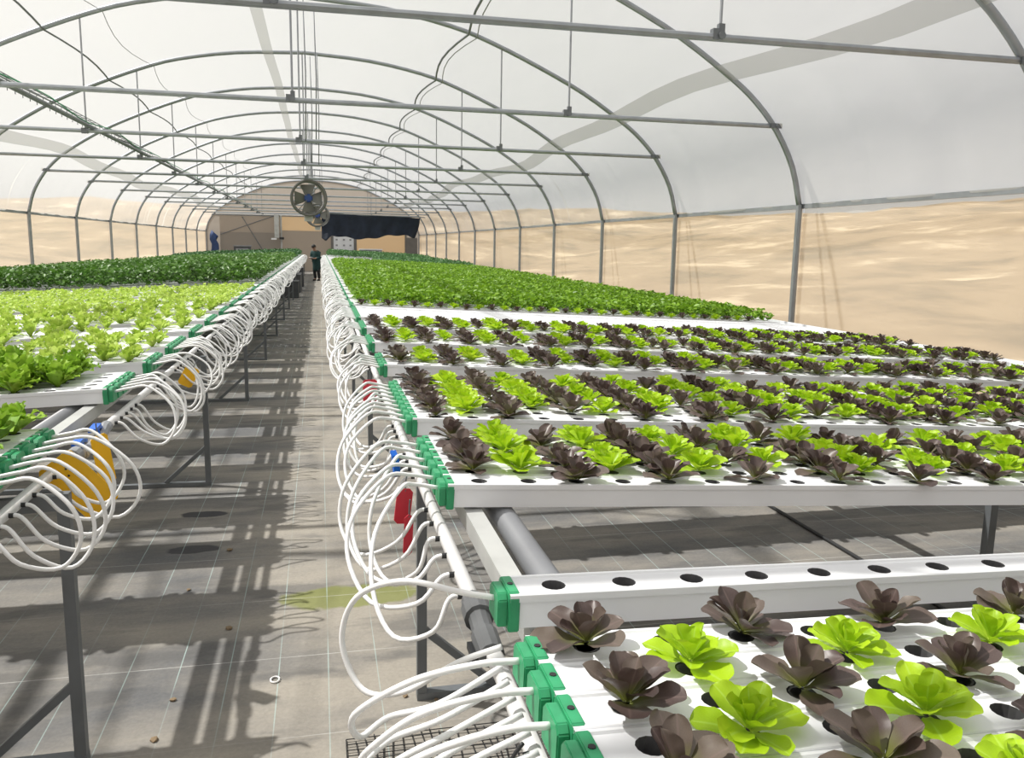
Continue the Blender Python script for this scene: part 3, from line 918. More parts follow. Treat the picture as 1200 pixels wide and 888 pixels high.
plant_lib = {('dark', s): make_plant_mesh('dark', s, MAT['dark_green']) for s in range(NV_)}
plant_lib.update({('green', s): make_plant_mesh('green', s + 40, MAT['bright']) for s in range(NV_)})
def frilly(seed, h, n, mat, spread=0.07):
    rd = random.Random(seed)
    parts = []
    for k in range(n):
        u = k / (n - 1)
        pts, fs, uv = leaf_grid(h * rd.uniform(.8, 1.15), h * 0.5 * rd.uniform(.8, 1.2), 42 + 40 * u + rd.uniform(-10, 10), 10 + 60 * u + rd.uniform(-20, 20), 0.2, 6, 5, h * 0.07, 0.12, rd.randint(0, 99), 0.72)
        R_ = Matrix.Rotation(k * 2.399 + rd.uniform(-.4, .4), 3, 'Z')
        parts.append(([R_ @ Vector((p.x + 0.004, p.y, p.z)) for p in pts], fs, uv, rd.random()))
    return leaves_mesh('frilly_lettuce', parts, mat)
pale_lib = [frilly(s, 0.085, 14, MAT['pale']) for s in range(6)]
herb_lib = [frilly(s + 30, 0.115, 24, MAT['herb']) for s in range(4)]
cup_me = MB().tube([(0, 0, -0.043), (0, 0, -0.002), (0, 0, -0.002), (0, 0, -0.02)], [0.015, 0.022, 0.018, 0.014], 10).mesh('net_cup', MAT['black'])

prand = random.Random(11)
counts = {'dark': 0, 'green': 0}
overflow = {'dark': [], 'green': []}
def lettuce(kind, pos, detail, scale=1.0, rot=None, sec='near'):
    counts[kind] += 1
    if counts[kind] > 300:                            # the smallest in the picture, joined below
        overflow[kind].append((pos, scale, prand.uniform(0, 6.28), prand.randint(0, NV_ - 1)))
        return None
    lb = ('dark red lettuce rosette, ' if kind == 'dark' else 'bright green lettuce rosette, ') + SEC[sec]
    t = thing('dark_lettuce' if kind == 'dark' else 'green_lettuce', lb, 'lettuce', pos + Vector((0, 0, 0.001)), (prand.uniform(-.08, .08), prand.uniform(-.08, .08), prand.uniform(0, 6.28) if rot is None else rot),
              ('dark red lettuces, ' if kind == 'dark' else 'green lettuces, ') + SEC[sec])
    t.scale = (scale,) * 3
    if detail:
        plan = rosette_plan(kind, prand.randint(0, 9999))
        n = len(plan)
        for k, (az, lg, wd, e0, e1, cup, br, bz) in enumerate(plan):
            lv = min(3, int(4 * k / n))
            lf = link('leaf', leaf_lib[kind, lv, prand.randint(0, 2)], t, (br * math.cos(az), br * math.sin(az), bz), (prand.uniform(-.25, .25), prand.uniform(-.22, .18), az))
            lf.scale = (lg, lg * prand.uniform(.9, 1.1), lg)
        link('net_cup', cup_me, t)
    else:
        link('leaf_rosette', plant_lib[kind, prand.randint(0, NV_ - 1)], t)
    return t

Rw, Uw, Fw = _r, _u, _f
def in_view(p, margin=60):
    """keeps plants the photograph can see, with room for a step to the side"""
    d = p - Vector((0, 0, 1.8)); z = d.dot(Fw)
    if z < 0.2: return False
    x = 600 + 969.87 * d.dot(Rw) / z; y = 444 - 969.87 * d.dot(Uw) / z
    return -margin * 4 < x < 1200 + margin * 3 and -margin < y < 888 + margin * 2

n_pale = 0
pale_far = []
for side, y, tilt, plant, k, z in planted:
    if plant == 'near':
        kind = 'dark' if k % 2 == 0 else 'green'
        for h in range(k % 2, 14, 2):
            p = seat(side, y, tilt, h, z)
            if in_view(p, 120):
                lettuce(kind, p, True, prand.uniform(.96, 1.12), sec='near')
    elif plant[0] == 's':
        first = (k == 0)
        kind = 'dark' if k % 2 == 1 else 'green'
        detail = y < 2.95
        if first:
            # the front channel is mostly empty: every second hole, small dark plants
            for h in range(0, NHOLE, 2):
                p = seat(side, y, tilt, h, z)
                if in_view(p) and prand.random() < (0.75 if y < 4 else 0.85): lettuce('dark', p, detail, prand.uniform(.5, .9) if h == 0 else prand.uniform(.95, 1.15), sec=plant)
            continue
        for h in range(NHOLE):
            kd = 'dark' if h % 2 == 0 else 'green'
            # both colours in every channel, thinned so that the columns stay open
            if (h + k) % 2 and k % 2 == 0 and kd == 'dark': continue
            if (h // 2 + k) % 2 == 0 and prand.random() < 0.55: continue
            p = seat(side, y, tilt, h, z)
            if in_view(p): lettuce(kd, p, detail, prand.uniform(.95, 1.2), sec=plant)
    elif plant == 'edge':
        if k == 0:
            for h in range(NHOLE - 2):
                p = seat(side, y, tilt, h, z)
                if in_view(p): lettuce('dark' if h % 2 == 0 else 'green', p, False, prand.uniform(.9, 1.1), sec='edge')
    elif plant in ('pale', 'one', 'tall', 'corner'):
        for h in range(NHOLE):
            p = seat(side, y, tilt, h, z)
            if not in_view(p): continue
            if plant == 'corner' and (h + k) % 2: continue
            if plant == 'one' and k == 0 and h > 0: continue
            if plant == 'one' and (h + k) % 2: continue
            if plant == 'tall' and (h < 1 or (k == 0 and h % 2)): continue
            if plant == 'pale' and ((h + k) % 2 or prand.random() < 0.16): continue
            big = plant in ('tall', 'corner')
            if n_pale < 300 and y < 9.3:
                n_pale += 1
                t = link('frilly_lettuce', (herb_lib if big else pale_lib)[prand.randint(0, 3)], None, p + Vector((0, 0, 0.0)), (0, 0, prand.uniform(0, 6.28)),
                    label='tall leafy green lettuce in the channels next to the yellow cards' if big else 'frilly pale green lettuce growing in a white channel', category='lettuce',
                    group='tall green lettuces' if big else 'pale lettuces')
                s_ = prand.uniform(.9, 1.25); t.scale = (s_, s_, s_ * prand.uniform(.85, 1.15))
            else:
                pale_far.append(p)

for kind, mt, lb in (('dark', 'dark_green', 'rows of small dark red lettuces bordering the wide bare channels'), ('green', 'bright', 'rows of small green lettuces bordering the wide bare channels')):
    if not overflow[kind]: continue
    V, F, U, T = [], [], [], []
    for pos, sc, rz, vi in overflow[kind]:
        me = plant_lib[kind, vi]
        M = Matrix.Translation(pos) @ Matrix.Rotation(rz, 4, 'Z') @ Matrix.Scale(sc, 4)
        k = len(V)
        V += [M @ v.co for v in me.vertices]
        F += [tuple(i + k for i in p.vertices) for p in me.polygons]
        uv = [None] * len(me.vertices)
        for lp, ud in zip(me.loops, me.uv_layers[0].data): uv[lp.vertex_index] = tuple(ud.uv)
        U += uv; T += [a.value for a in me.attributes['tone'].data]
    me = leaves_mesh(kind + '_lettuces', [(V, F, U, 0.5)], MAT[mt])
    me.attributes['tone'].data.foreach_set('value', T)
    link(kind + '_lettuces', me, None, label=lb, category='lettuce', kind='stuff')

# ------------------------------------------------------------------ leafy canopies (nobody could count these)
def leaf_cloud(name, P, size, mat, label, cat, updir=0.55):
    """P: n x 3 leaf centres; each leaf is a folded four point blade"""
    n = len(P)
    az = rng.uniform(0, 2 * np.pi, n); el = rng.uniform(-0.5, 0.9, n)
    sz = size * rng.uniform(0.7, 1.3, n)
    d = np.stack([np.cos(az) * np.cos(el), np.sin(az) * np.cos(el), np.sin(el)], 1)
    up = np.stack([rng.normal(0, updir, n), rng.normal(0, updir, n), np.ones(n)], 1)
    s = np.cross(d, up); s /= np.linalg.norm(s, axis=1)[:, None] + 1e-9
    nn = np.cross(s, d)
    a = P - d * sz[:, None] * 0.5; b = P + d * sz[:, None] * 0.55 - nn * sz[:, None] * 0.12
    c1 = P + s * sz[:, None] * 0.36 + nn * sz[:, None] * 0.10; c2 = P - s * sz[:, None] * 0.36 + nn * sz[:, None] * 0.10
    V = np.stack([a, c1, b, c2], 1).reshape(-1, 3)
    idx = np.arange(n) * 4
    F = np.concatenate([np.stack([idx, idx + 1, idx + 2], 1), np.stack([idx, idx + 2, idx + 3], 1)])
    me = bpy.data.meshes.new(name)
    me.vertices.add(len(V)); me.vertices.foreach_set('co', V.astype(np.float32).ravel())
    me.loops.add(len(F) * 3); me.loops.foreach_set('vertex_index', F.astype(np.int32).ravel())
    me.polygons.add(len(F)); me.polygons.foreach_set('loop_start', (np.arange(len(F)) * 3).astype(np.int32))
    me.update(calc_edges=True)
    me.materials.append(mat)
    at = me.attributes.new('tone', 'FLOAT', 'POINT')
    at.data.foreach_set('value', np.repeat(rng.uniform(0, 1, n), 4).astype(np.float32))
    return link(name, me, None, label=label, category=cat, kind='stuff')

def canopy_points(side, y0, y1, dens, hgt, d0=0.05, d1=5.35, lump=0.25, tilt=0.043):
    n = int((y1 - y0) * (d1 - d0) * dens)
    d = rng.uniform(d0, d1, n); y = rng.uniform(y0, y1, n)
    l = 0.5 + 0.5 * np.sin(d * 21 + 2 * np.sin(y * 9)) * np.sin(y * 23 + 2 * np.sin(d * 7))
    edge = np.minimum(1, np.minimum(np.minimum(y - y0, y1 - y), np.minimum(d - d0, d1 - d)) / 0.12)
    h = hgt * (1 - lump + lump * l) * (0.6 + 0.4 * edge)
    z = ZTOP - tilt * d + h * rng.uniform(0.05, 1, n) ** 0.55
    x = (XR0 + d) if side > 0 else (XL0 - d)
    return np.stack([x, y, z], 1)
P = np.concatenate([canopy_points(1, 9.62, 12.5, 1150, 0.17), canopy_points(1, 12.5, 18.0, 700, 0.19), canopy_points(1, 18.15, 30, 430, 0.22)])
leaf_cloud('leafy_greens', P, 0.068, MAT['canopy_r'], 'dense bright green leafy crop behind the dark and green lettuces', 'leafy crop')
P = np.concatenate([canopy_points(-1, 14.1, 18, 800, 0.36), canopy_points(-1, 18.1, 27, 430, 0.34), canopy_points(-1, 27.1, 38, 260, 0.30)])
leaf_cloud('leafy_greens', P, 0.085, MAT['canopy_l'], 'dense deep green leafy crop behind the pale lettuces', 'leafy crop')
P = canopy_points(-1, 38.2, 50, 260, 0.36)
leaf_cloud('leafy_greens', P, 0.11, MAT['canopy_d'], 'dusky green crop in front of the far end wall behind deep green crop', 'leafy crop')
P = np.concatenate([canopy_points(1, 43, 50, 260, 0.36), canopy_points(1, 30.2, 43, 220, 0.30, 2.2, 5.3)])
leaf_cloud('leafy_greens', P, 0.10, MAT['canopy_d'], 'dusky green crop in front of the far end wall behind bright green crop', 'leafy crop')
# pale lettuces too far away to be built singly
if pale_far:
    pts = []
    for p in pale_far:
        m = 26
        a = rng.uniform(0, 2 * np.pi, m); r = 0.075 * np.sqrt(rng.uniform(0, 1, m)); h = rng.uniform(0.005, 0.085, m) * (1 - 4 * r)
        pts.append(np.stack([p.x + r * np.cos(a), p.y + r * np.sin(a), p.z + h], 1))
    leaf_cloud('frilly_lettuces', np.concatenate(pts), 0.05, MAT['pale'], 'rows of frilly pale green lettuces in front of the deep green crop', 'lettuce')

# channels beyond the ones built singly
def far_channels(side, y0, y1, tilt, name, label):
    mb = MB(); y = y0
    th = math.atan(tilt)
    caps = MB()
    while y < y1:
        for k in range(6):
            yy = y + PITCH * k
            if yy > y1: break
            x0 = XR0 if side > 0 else XL0
            x1 = x0 + side * CLEN
            zb = ZTOP - CLEN * tilt
            vs_ = []
            for x, z in ((x0, ZTOP), (x1, zb)):
                for yo, zo in ((-CW / 2, -CHH), (CW / 2, -CHH), (CW / 2, 0), (-CW / 2, 0)):
                    vs_.append((x, yy + yo, z + zo))
            mb.add(vs_, [(0, 1, 2, 3), (4, 7, 6, 5), (0, 4, 5, 1), (1, 5, 6, 2), (2, 6, 7, 3), (3, 7, 4, 0)])
            caps.box(min(x0, x0 - side * 0.02), max(x0, x0 - side * 0.02), yy - 0.045, yy + 0.045, ZTOP - CHH, ZTOP + 0.005)
        y += PITCH * 6 + 0.34
    o = mb.build(name, MAT['pvc'], None, label=label, category='channel', kind='stuff')
    caps.build('end_caps', MAT['cap'], o, kind='stuff')
    return o
far_channels(1, 9.85, 50, 0.043, 'growing_channels', 'white channels under the dense bright green leafy crop')
far_channels(-1, 13.6, 50, 0.045, 'growing_channels', 'white channels under the dense deep green leafy crop')
for side, y0, label in ((1, 9.85, 'bundle of white feed tubes along the bright green leafy crop'), (-1, 13.6, 'bundle of white feed tubes along the deep green leafy crop')):
    mb = MB(); y = y0
    while y < 47:
        for k in range(4 if y < 25 else 3):
            yy = y + k * (0.16 if y < 25 else 0.24)
            mb.tube(tube_path(side, yy, yy - 0.25, 0.25, per=3), 0.0075, 5, False)
        y += 0.95
    mb.build('feed_tubes', MAT['tube'], None, True, label=label, category='tubes', kind='stuff')

# ------------------------------------------------------------------ valves, tags and cards
def valve(parent, loc, label, flip=1, small=1.0):
    t = link('ball_valve', None, parent, [a - b for a, b in zip(loc, parent.location)], label=label)
    t.scale = (small,) * 3
    MB().tube([(0, -0.055, 0), (0, -0.03, 0), (0, -0.03, 0), (0, 0.03, 0), (0, 0.03, 0), (0, 0.055, 0)], [0.026, 0.026, 0.034, 0.034, 0.026, 0.026], 12).build('valve_body', MAT['grey_pvc'], t)
    h = MB().tube([(0, 0, 0.02), (0, 0, 0.055)], 0.014, 10)
    h.bar((-0.016 * flip, -0.05, 0.062), (-0.016 * flip, 0.075, 0.07), 0.042, 0.022)
    h.bar((-0.016 * flip, 0.07, 0.068), (-0.016 * flip, 0.11, 0.045), 0.036, 0.018)
    h.build('valve_handle', MAT['blue'], t)
    return t
valve(manifolds[-1], (MAN_L + 0.0, 3.48, MAN_Z - 0.025), 'blue handled valve nearest the yellow diamond card', 1, 0.75)
valve(manifolds[-1], (MAN_L + 0.0, 3.72, MAN_Z - 0.025), 'blue handled valve on the left pipe union, second along', 1, 0.75)
v = valve(manifolds[1], (MAN_R - 0.085, 2.86, MAN_Z + 0.03), 'blue handled valve hanging off the right pipe above the red tag', 1, 0.55)
v.rotation_euler = (math.radians(70), 0, 0.3)
def tag_card(name, label, cat, mat, loc, rot, w, h, th=0.003, corner=0.012, hook=True):
    t = thing(name, label, cat, loc, rot)
    pts = [(-w / 2 + corner, 0), (w / 2 - corner, 0), (w / 2, -corner), (w / 2, -h + corner), (w / 2 - corner, -h), (-w / 2 + corner, -h), (-w / 2, -h + corner), (-w / 2, -corner)]
    n = 8
    MB().add([(x, -th / 2, z) for x, z in pts] + [(x, th / 2, z) for x, z in pts], [tuple(range(n)), tuple(reversed(range(n, 2 * n)))] + [(k, n + k, n + (k + 1) % n, (k + 1) % n) for k in range(n)]).build('card', mat, t)
    if hook: MB().tube([(0, 0, -0.01), (0, 0.004, 0.03), (0, 0.0, 0.05)], 0.0025, 6).build('hook', MAT['steel_dark'], t)
    return t
y1 = tag_card('sticky_card', 'yellow sticky insect card tilted like a diamond before a bench leg', 'sticky card', MAT['yellow'], (-0.925, 3.10, 1.03), (0.12, math.radians(-38), 0.15), 0.135, 0.25)
for xx, zz in ((-0.02, -0.06), (0.01, -0.05), (0.0, -0.075)):
    MB().tube([(xx, -0.004, zz), (xx, 0.004, zz)], 0.004, 8).build('punched_hole', MAT['black'], y1)
tag_card('sticky_card', 'yellow sticky insect card seen nearly edge-on beside the blue valves', 'sticky card', MAT['yellow'], (-0.86, 3.45, 1.04), (0, -0.15, math.radians(50)), 0.075, 0.21)
tag_card('sticky_card', 'small yellow card behind the tube loops of the pale lettuce bench', 'sticky card', MAT['yellow'], (-0.80, 5.55, 1.0), (0, 0.5, 0.3), 0.09, 0.13)
tag_card('red_tag', 'red plastic tag hanging below the blue valve on the right pipe', 'tag', MAT['red'], (0.262, 2.66, 1.0), (0, 0.12, 0.2), 0.055, 0.12)
tag_card('red_tag', 'lower red plastic strip hanging under the wider red tag', 'tag', MAT['red'], (0.268, 2.60, 0.93), (0, 0.05, 0.1), 0.03, 0.14)
tag_card('red_tag', 'small red tag further along the right pipe among the tube loops', 'tag', MAT['red'], (0.26, 4.62, 1.05), (0, 0.0, 0.1), 0.08, 0.13)
# bent black drip hook under the near caps
MB().tube(catmull([(0.30, 1.17, 1.02), (0.285, 1.17, 1.0), (0.28, 1.17, 0.985), (0.295, 1.17, 0.975), (0.312, 1.17, 0.982), (0.312, 1.17, 1.0), (0.30, 1.17, 1.0)], 5), 0.0035, 7).build('drip_hook', MAT['black'], None, True, label='small bent black hook under the green end caps', category='hook')

# black line and netting on the floor
dl = [(3.08, -4, 0.013)]
for k in range(14):
    yf = 3.08 + 3.42 * k
    dl += [(3.06 + 0.03 * math.sin(k), yf - 0.25, 0.013), (3.06 + 0.03 * math.sin(k), yf - 0.04, 0.045), (3.06 + 0.03 * math.sin(k), yf + 0.04, 0.045), (3.06 + 0.03 * math.sin(k), yf + 0.25, 0.013)]
MB().tube(dl, 0.012, 8).build('drip_line', MAT['black'], None, True, label='thin black irrigation line lying on the floor under the right bench', category='hose')
mb = MB()
for k in range(22):
    x = 0.06 + k * 0.034
    mb.tube([(x, 2.45, 0.006), (x + 0.02 * math.sin(k), 2.62, 0.008), (x, 2.84 - 0.02 * math.sin(k * 1.3), 0.006)], 0.0022, 4, False)
for k in range(12):
    yy = 2.46 + k * 0.034
    mb.tube([(0.06, yy, 0.010), (0.4, yy + 0.012 * math.sin(k * 2), 0.011), (0.78, yy, 0.010)], 0.0022, 4, False)
mb.build('floor_netting', MAT['black'], None, True, label='piece of black plastic netting lying on the floor under the near caps', category='netting', kind='stuff')
deb = random.Random(5)
for (x, yy) in ((0.33, 2.95), (0.42, 3.05), (0.30, 3.10), (-0.70, 4.35), (-0.55, 4.9), (-0.45, 3.85), (-0.60, 3.25), (-0.62, 2.98)):
    s_ = deb.uniform(0.010, 0.018)
    bm = bmesh.new(); bmesh.ops.create_icosphere(bm, subdivisions=1, radius=s_)
    for v_ in bm.verts: v_.co = Vector((v_.co.x * deb.uniform(.7, 1.3), v_.co.y * deb.uniform(.7, 1.3), v_.co.z * 0.5))
    me = bpy.data.meshes.new('pebble'); bm.to_mesh(me); bm.free(); me.materials.append(MAT['sand'])
    link('pebble', me, None, (x, yy, s_ * 0.4), label='tiny pale pebble lying on the walkway mat', category='pebble', group='pebbles on the mat')
MB().tube([(0.018 * math.cos(a), 0.024 * math.sin(a), 0) for a in np.linspace(0, 6.1, 16)], 0.004, 6).build('plastic_ring', MAT['tube'], None, True, loc=(-0.215, 3.33, 0.005), label='small white plastic ring lying on the walkway', category='ring')

# ------------------------------------------------------------------ fans
def fan(loc, label, rotz):
    t = thing('circulation_fan', label, 'fan', loc, (0, 0, rotz))
    R_ = 0.42
    sec = [(R_ - 0.03, -0.15), (R_ + 0.045, -0.17), (R_ + 0.02, -0.05), (R_ + 0.02, 0.20), (R_ - 0.02, 0.20), (R_ - 0.01, -0.05)]
    n, m = 32, len(sec)
    vs_ = [(r * math.cos(2 * math.pi * j / n), y, r * math.sin(2 * math.pi * j / n)) for j in range(n) for r, y in sec]
    fs = [(j * m + k, j * m + (k + 1) % m, ((j + 1) % n) * m + (k + 1) % m, ((j + 1) % n) * m + k) for j in range(n) for k in range(m)]
    MB().add(vs_, fs).build('shroud', MAT['fan_grey'], t, True)
    for k in range(4):
        a0 = k * math.pi / 2 + 0.02
        vs_ = []
        for i in range(5):
            r = 0.07 + (R_ - 0.10) * i / 4
            for s_ in (-1, 1):
                w = 0.085 + 0.115 * i / 4
                a = a0 + math.pi / 2 + s_ * w / max(r, 0.12) * 0.95
                vs_.append((r * math.cos(a), s_ * 0.045, r * math.sin(a)))
        MB().add(vs_, [(2 * i, 2 * i + 1, 2 * i + 3, 2 * i + 2) for i in range(4)]).build('blade', MAT['fan_blade'], t, True)
    MB().tube([(0, -0.10, 0), (0, -0.08, 0), (0, 0.05, 0)], [0.075, 0.105, 0.11], 16).build('hub', MAT['hub'], t)
    MB().tube([(0, 0.05, 0), (0, 0.28, 0)], 0.085, 14).build('motor', MAT['fan_grey'], t)
    for a in (0.9, 2.2, 4.0, 5.4):
        MB().bar((0.07 * math.cos(a), -0.11, 0.07 * math.sin(a)), (R_ * math.cos(a), -0.13, R_ * math.sin(a)), 0.018).build('strut', MAT['fan_grey'], t)
    zt_ = Z_TIE - loc[2] + 0.02
    for sx in (-0.10, 0.10):
        MB().tube([(sx, 0, R_ - 0.01), (sx, 0.1, zt_ + 0.01 + 1.2)], 0.010, 6).build('suspension_cable', MAT['steel_dark'], t)
    # louvre and bracket below
    MB().box(-0.10, 0.10, -0.06, 0.10, -R_ - 0.16, -R_ + 0.0).build('bracket', MAT['beam'], t)
    return t
fan((-0.26, 22.4, 2.92), 'round circulation fan with blue hub hanging above the walkway', 0.12)
fan((-0.05, 34.0, 2.86), 'second round circulation fan hanging behind, next to the navy cloth', -0.2)
# long cables falling from the ridge along the aisle
for k, (x, y) in enumerate(((-0.18, 13.9), (-0.02, 14.3), (-0.12, 18.3), (0.02, 18.0))):
    MB().tube([(x, y, roof_z(x) - 0.03), (x + 0.02, y, 4.4), (x, y, Z_TIE - 0.02)], 0.009, 6).build('hanging_cable', MAT['steel_dark'], None, True,
        label='thin dark cable dropping from the roof ridge above the walkway', category='cable', group='ridge cables')

# navy cloth rolled off a line in front of the door
def cloth():
    nx, nz_ = 60, 14
    vs_ = []
    for j in range(nz_ + 1):
        v = j / nz_
        for i in range(nx + 1):
            u = i / nx
            x = 0.10 + 4.26 * u - (0.22 * v * v if u > 0.85 else 0) * (u - 0.85) / 0.15 + 0.35 * v * max(0, 0.12 - u) / 0.12 * 0
            top = 3.06 - 0.10 * u + 0.03 * math.sin(u * 11)
            bot = 2.02 + 0.10 * u + 0.08 * math.sin(u * 9 + 1.0) + 0.03 * math.sin(u * 31)
            if u < 0.10: bot -= 0.28 * (1 - abs(u - 0.04) / 0.06) if abs(u - 0.04) < 0.06 else 0
            z = top + (bot - top) * v
            y = 37.3 + 0.10 * math.sin(u * 38 + v * 2) * v + 0.12 * math.sin(v * math.pi)
            vs_.append((x, y, z))
    fs = [(j * (nx + 1) + i, j * (nx + 1) + i + 1, (j + 1) * (nx + 1) + i + 1, (j + 1) * (nx + 1) + i) for j in range(nz_) for i in range(nx)]
    t = thing('shade_cloth', 'dark navy cloth hanging in loose folds before the far end wall', 'cloth', (0, 0, 0))
    o = MB().add(vs_, fs).build('cloth', MAT['navy'], t, True)
    m = o.modifiers.new('thickness', 'SOLIDIFY'); m.thickness = 0.012
    MB().tube([(-0.3, 37.3, 3.06), (4.6, 37.3, 2.97)], 0.02, 6).build('hanging_line', MAT['steel_dark'], t)
    for x in (0.15, 2.2, 4.3):
        MB().tube([(x, 37.3, 3.04), (x, 37.3, roof_z(x) - 0.06)], 0.008, 6).build('tie', MAT['steel_dark'], t)
cloth()
# blue sheet in the far left corner
vs_ = [(-6.45 + 0.08 * math.sin(k * 1.7) + 0.55 * u, YB - 0.25 + 0.06 * math.sin(u * 9 + k), 0.2 + 2.25 * k / 8 * (1 - 0.25 * u * (k > 6))) for k in range(9) for u in (0, 0.33, 0.66, 1 - 0.055 * k)]
o = MB().add(vs_, [(k * 4 + j, k * 4 + j + 1, (k + 1) * 4 + j + 1, (k + 1) * 4 + j) for k in range(8) for j in range(3)]).build('plastic_sheet', MAT['blue_curtain'], None, True,
    label='dark blue sheet hanging in the far corner beside the end wall', category='sheet')
o.modifiers.new('thickness', 'SOLIDIFY').thickness = 0.02
# machines seen over the crops at the far end
def machine(loc, w, h, label, c1, c2):
    t = thing('control_cabinet', label, 'cabinet', loc)
    MB().box(-w / 2, w / 2, -0.25, 0.25, 0.12, h).build('body', MAT[c1], t)
    MB().box(-w / 2 - 0.04, w / 2 + 0.04, -0.3, 0.3, h, h + 0.06).build('lid', MAT[c2], t)
    MB().box(-w * 0.38, w * 0.38, -0.27, -0.25, h * 0.55, h * 0.92).build('front_panel', MAT[c2], t)
    for sx in (-1, 1):
        MB().box(sx * w * 0.4 - 0.04, sx * w * 0.4 + 0.04, -0.2, 0.2, 0, 0.12).build('foot', MAT['black'], t)
machine((3.1, YB - 1.4, 0), 1.35, 1.40, 'long pale blue cabinet beside the white door at the far wall', 'grey_pvc', 'door_white')
machine((-4.5, YB - 1.6, 0), 0.95, 1.50, 'dark pump cabinet standing before the grey end wall panel', 'crate', 'grey_pvc')
lamp = thing('hanging_duct', 'white vertical duct with a small black valve on the end wall', 'duct', (-2.55, YB - 0.35, 1.95))
MB().box(-0.14, 0.14, -0.1, 0.1, 0.1, 1.5).build('duct', MAT['beam'], lamp)
MB().box(-0.34, -0.02, -0.12, 0.12, -0.02, 0.08).build('shelf', MAT['pvc'], lamp)
MB().box(0.14, 0.42, -0.1, 0.1, 0.0, 0.14).build('valve', MAT['black'], lamp)

# dark crates under the left bench by the walkway
def crate(loc, sx, sy, sz, label):
    t = thing('storage_crate', label, 'crate', loc, group=None)
    b = MB()
    w = 0.02
    b.box(-sx / 2, sx / 2, -sy / 2, sy / 2, 0, w)
    for s_ in (-1, 1):
        b.box(s_ * sx / 2 - w / 2, s_ * sx / 2 + w / 2, -sy / 2, sy / 2, 0, sz)
        b.box(-sx / 2, sx / 2, s_ * sy / 2 - w / 2, s_ * sy / 2 + w / 2, 0, sz)
    b.build('body', MAT['crate'], t)
    MB().box(-sx / 2 - 0.02, sx / 2 + 0.02, -sy / 2 - 0.02, sy / 2 + 0.02, sz, sz + 0.03).build('lid', MAT['crate'], t)
    for s_ in (-1, 1):
        MB().box(-0.09, 0.09, s_ * (sy / 2 + 0.02) - 0.012, s_ * (sy / 2 + 0.02) + 0.012, sz * 0.72, sz * 0.80).build('handle', MAT['black'], t)
crate((-1.0, 31.95, 0), 0.6, 2.2, 0.62, 'long dark grey crate under the deep green crop by the walkway')
crate((-0.98, 28.3, 0), 0.55, 0.9, 0.52, 'smaller dark grey crate under the deep green crop')
crate((-0.92, 35.4, 0), 0.5, 0.8, 0.75, 'upright dark crate under the bench beside the person')

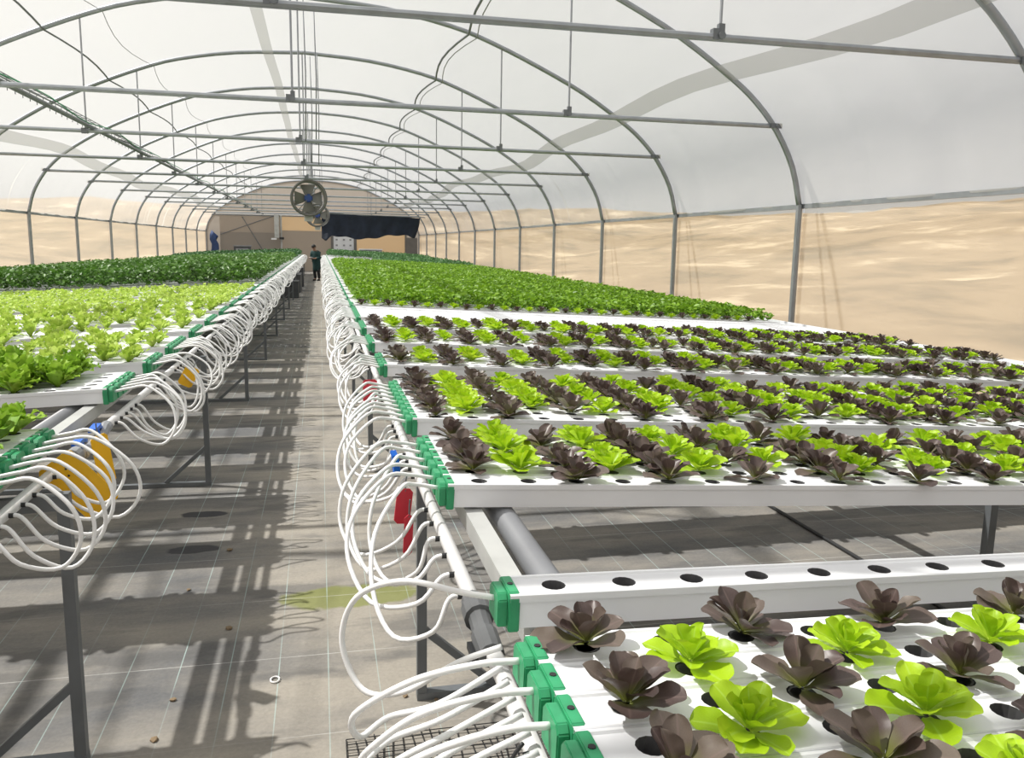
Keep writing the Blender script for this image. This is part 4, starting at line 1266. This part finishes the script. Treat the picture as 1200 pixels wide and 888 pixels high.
# ------------------------------------------------------------------ the person on the walkway
def skin_obj(name, verts, edges, radii, mat, parent, root=0, sub=2):
    me = bpy.data.meshes.new(name)
    me.from_pydata(verts, edges, [])
    o = link(name, me, parent)
    o.modifiers.new('skin', 'SKIN')
    for i, r in enumerate(radii):
        sv = me.skin_vertices[0].data[i]
        sv.radius = r if isinstance(r, tuple) else (r, r)
        sv.use_root = (i == root)
    ss = o.modifiers.new('sub', 'SUBSURF'); ss.levels = sub; ss.render_levels = sub
    me.materials.append(mat)
    return o
def person():
    t = thing('person', 'person in dark teal tunic and dark trousers bending over something white on the walkway', 'person', (-0.17, 40.7, 0), (0, 0, math.radians(50)))
    # faces -x, head bowed
    B = [(0.02, 0, 0.92), (0.0, 0, 1.08), (-0.02, 0, 1.25), (-0.06, 0, 1.38), (-0.10, 0, 1.46), (-0.15, 0, 1.54), (-0.17, 0, 1.61),   # pelvis..head 0-6
         (0.02, 0.09, 0.86), (-0.02, 0.10, 0.47), (0.05, 0.10, 0.09), (-0.08, 0.11, 0.04),                                           # left leg 7-10
         (0.02, -0.09, 0.86), (0.02, -0.10, 0.47), (0.08, -0.10, 0.09), (-0.05, -0.11, 0.04),                                        # right leg 11-14
         (-0.06, 0.18, 1.35), (-0.06, 0.23, 1.10), (-0.26, 0.12, 1.08), (-0.33, 0.08, 1.09),                                         # left arm 15-18
         (-0.06, -0.18, 1.35), (-0.05, -0.23, 1.10), (-0.25, -0.13, 1.05), (-0.32, -0.09, 1.06)]                                     # right arm 19-22
    E = [(0, 1), (1, 2), (2, 3), (3, 4), (4, 5), (5, 6), (0, 7), (7, 8), (8, 9), (9, 10), (0, 11), (11, 12), (12, 13), (13, 14),
         (3, 15), (15, 16), (16, 17), (17, 18), (3, 19), (19, 20), (20, 21), (21, 22)]
    R_ = [(.12, .10), (.12, .10), (.13, .11), (.11, .09), .052, .075, .095, .085, .060, .042, .035, .085, .060, .042, .035, .058, .044, .034, .036, .058, .044, .034, .036]
    # five fingers on each hand
    for hand, sgn in ((18, 1), (22, -1)):
        hx, hy, hz = B[hand]
        for k in range(5):
            a = len(B)
            if k == 4: q = [(hx - 0.01, hy - sgn * 0.035, hz + 0.03), (hx - 0.035, hy - sgn * 0.05, hz + 0.045)]
            else:
                w = (k - 1.5) * 0.02; ln = (0.07, 0.085, 0.08, 0.06)[k]
                q = [(hx - 0.03, hy + w, hz + 0.002), (hx - 0.03 - ln * 0.6, hy + w - sgn * 0.005, hz - 0.008)]
                q.append((hx - 0.03 - ln * 0.85, hy + w - sgn * 0.01, hz - 0.035))
            prev = hand
            for p in q:
                B.append(p); R_.append(0.009); E.append((prev, len(B) - 1)); prev = len(B) - 1
    skin_obj('body', B, E, R_, MAT['skin'], t)
    skin_obj('tunic', [(0.04, 0, 0.42), (0.02, 0, 0.92), (0.0, 0, 1.10), (-0.02, 0, 1.26), (-0.06, 0, 1.39), (-0.08, 0, 1.43), (-0.06, 0.19, 1.35), (-0.06, 0.24, 1.10), (-0.20, 0.16, 1.08), (-0.06, -0.19, 1.35), (-0.05, -0.24, 1.10), (-0.19, -0.17, 1.05)],
             [(0, 1), (1, 2), (2, 3), (3, 4), (4, 5), (4, 6), (6, 7), (7, 8), (4, 9), (9, 10), (10, 11)],
             [(.20, .21), (.20, .19), (.19, .17), (.20, .18), (.15, .13), .08, .085, .068, .055, .085, .068, .055], MAT['teal'], t, 1)
    skin_obj('trousers', [(0.02, 0, 0.95), (0.02, 0.09, 0.84), (-0.02, 0.10, 0.47), (0.05, 0.10, 0.10), (0.02, -0.09, 0.84), (0.02, -0.10, 0.47), (0.08, -0.10, 0.10)],
             [(0, 1), (1, 2), (2, 3), (0, 4), (4, 5), (5, 6)], [.14, .105, .085, .075, .105, .085, .075], MAT['trouser'], t)
    for sgn, dx in ((1, 0), (-1, 0.03)):
        skin_obj('shoe', [(0.08 + dx, sgn * 0.105, 0.045), (-0.02 + dx, sgn * 0.11, 0.045), (-0.12 + dx, sgn * 0.115, 0.035)], [(0, 1), (1, 2)], [.05, .05, .04], MAT['black'], t)
    # hair cap, ears, nose, eyes, mouth on the bowed head
    bm = bmesh.new(); bmesh.ops.create_uvsphere(bm, u_segments=20, v_segments=14, radius=0.112)
    for v_ in list(bm.verts):
        if v_.co.z < -0.02 and v_.co.x < 0.03 or v_.co.z < -0.07: bm.verts.remove(v_)
    me = bpy.data.meshes.new('hair'); bm.to_mesh(me); bm.free(); me.materials.append(MAT['hair'])
    me.polygons.foreach_set('use_smooth', [True] * len(me.polygons))
    hr = link('hair', me, t, (-0.155, 0, 1.60), (0, -0.35, 0)); hr.scale = (1.05, 0.92, 1.02)
    def blob(name, loc, r, mat, sc=(1, 1, 1)):
        bm = bmesh.new(); bmesh.ops.create_uvsphere(bm, u_segments=10, v_segments=8, radius=r)
        me = bpy.data.meshes.new(name); bm.to_mesh(me); bm.free(); me.materials.append(mat)
        link(name, me, t, loc).scale = sc
    blob('nose', (-0.258, 0, 1.555), 0.018, MAT['skin'], (1.1, .8, 1.3))
    for s_ in (-1, 1):
        blob('ear', (-0.15, s_ * 0.095, 1.575), 0.024, MAT['skin'], (.7, .5, 1.2))
        blob('eye', (-0.243, s_ * 0.032, 1.585), 0.010, MAT['black'])
    blob('mouth', (-0.245, 0, 1.515), 0.018, MAT['red'], (.5, 1.2, .35))
    nb = thing('notepad', 'small white pad held in the hands of the person on the walkway', 'notepad', (-0.17, 40.7, 0), (0, 0, math.radians(50)))
    MB().box(-0.44, -0.32, -0.10, 0.10, 1.085, 1.097).build('pages', MAT['paper'], nb)
    MB().box(-0.33, -0.315, -0.10, 0.10, 1.080, 1.102).build('binding', MAT['grey_pvc'], nb)
person()
bpy.context.view_layer.update()
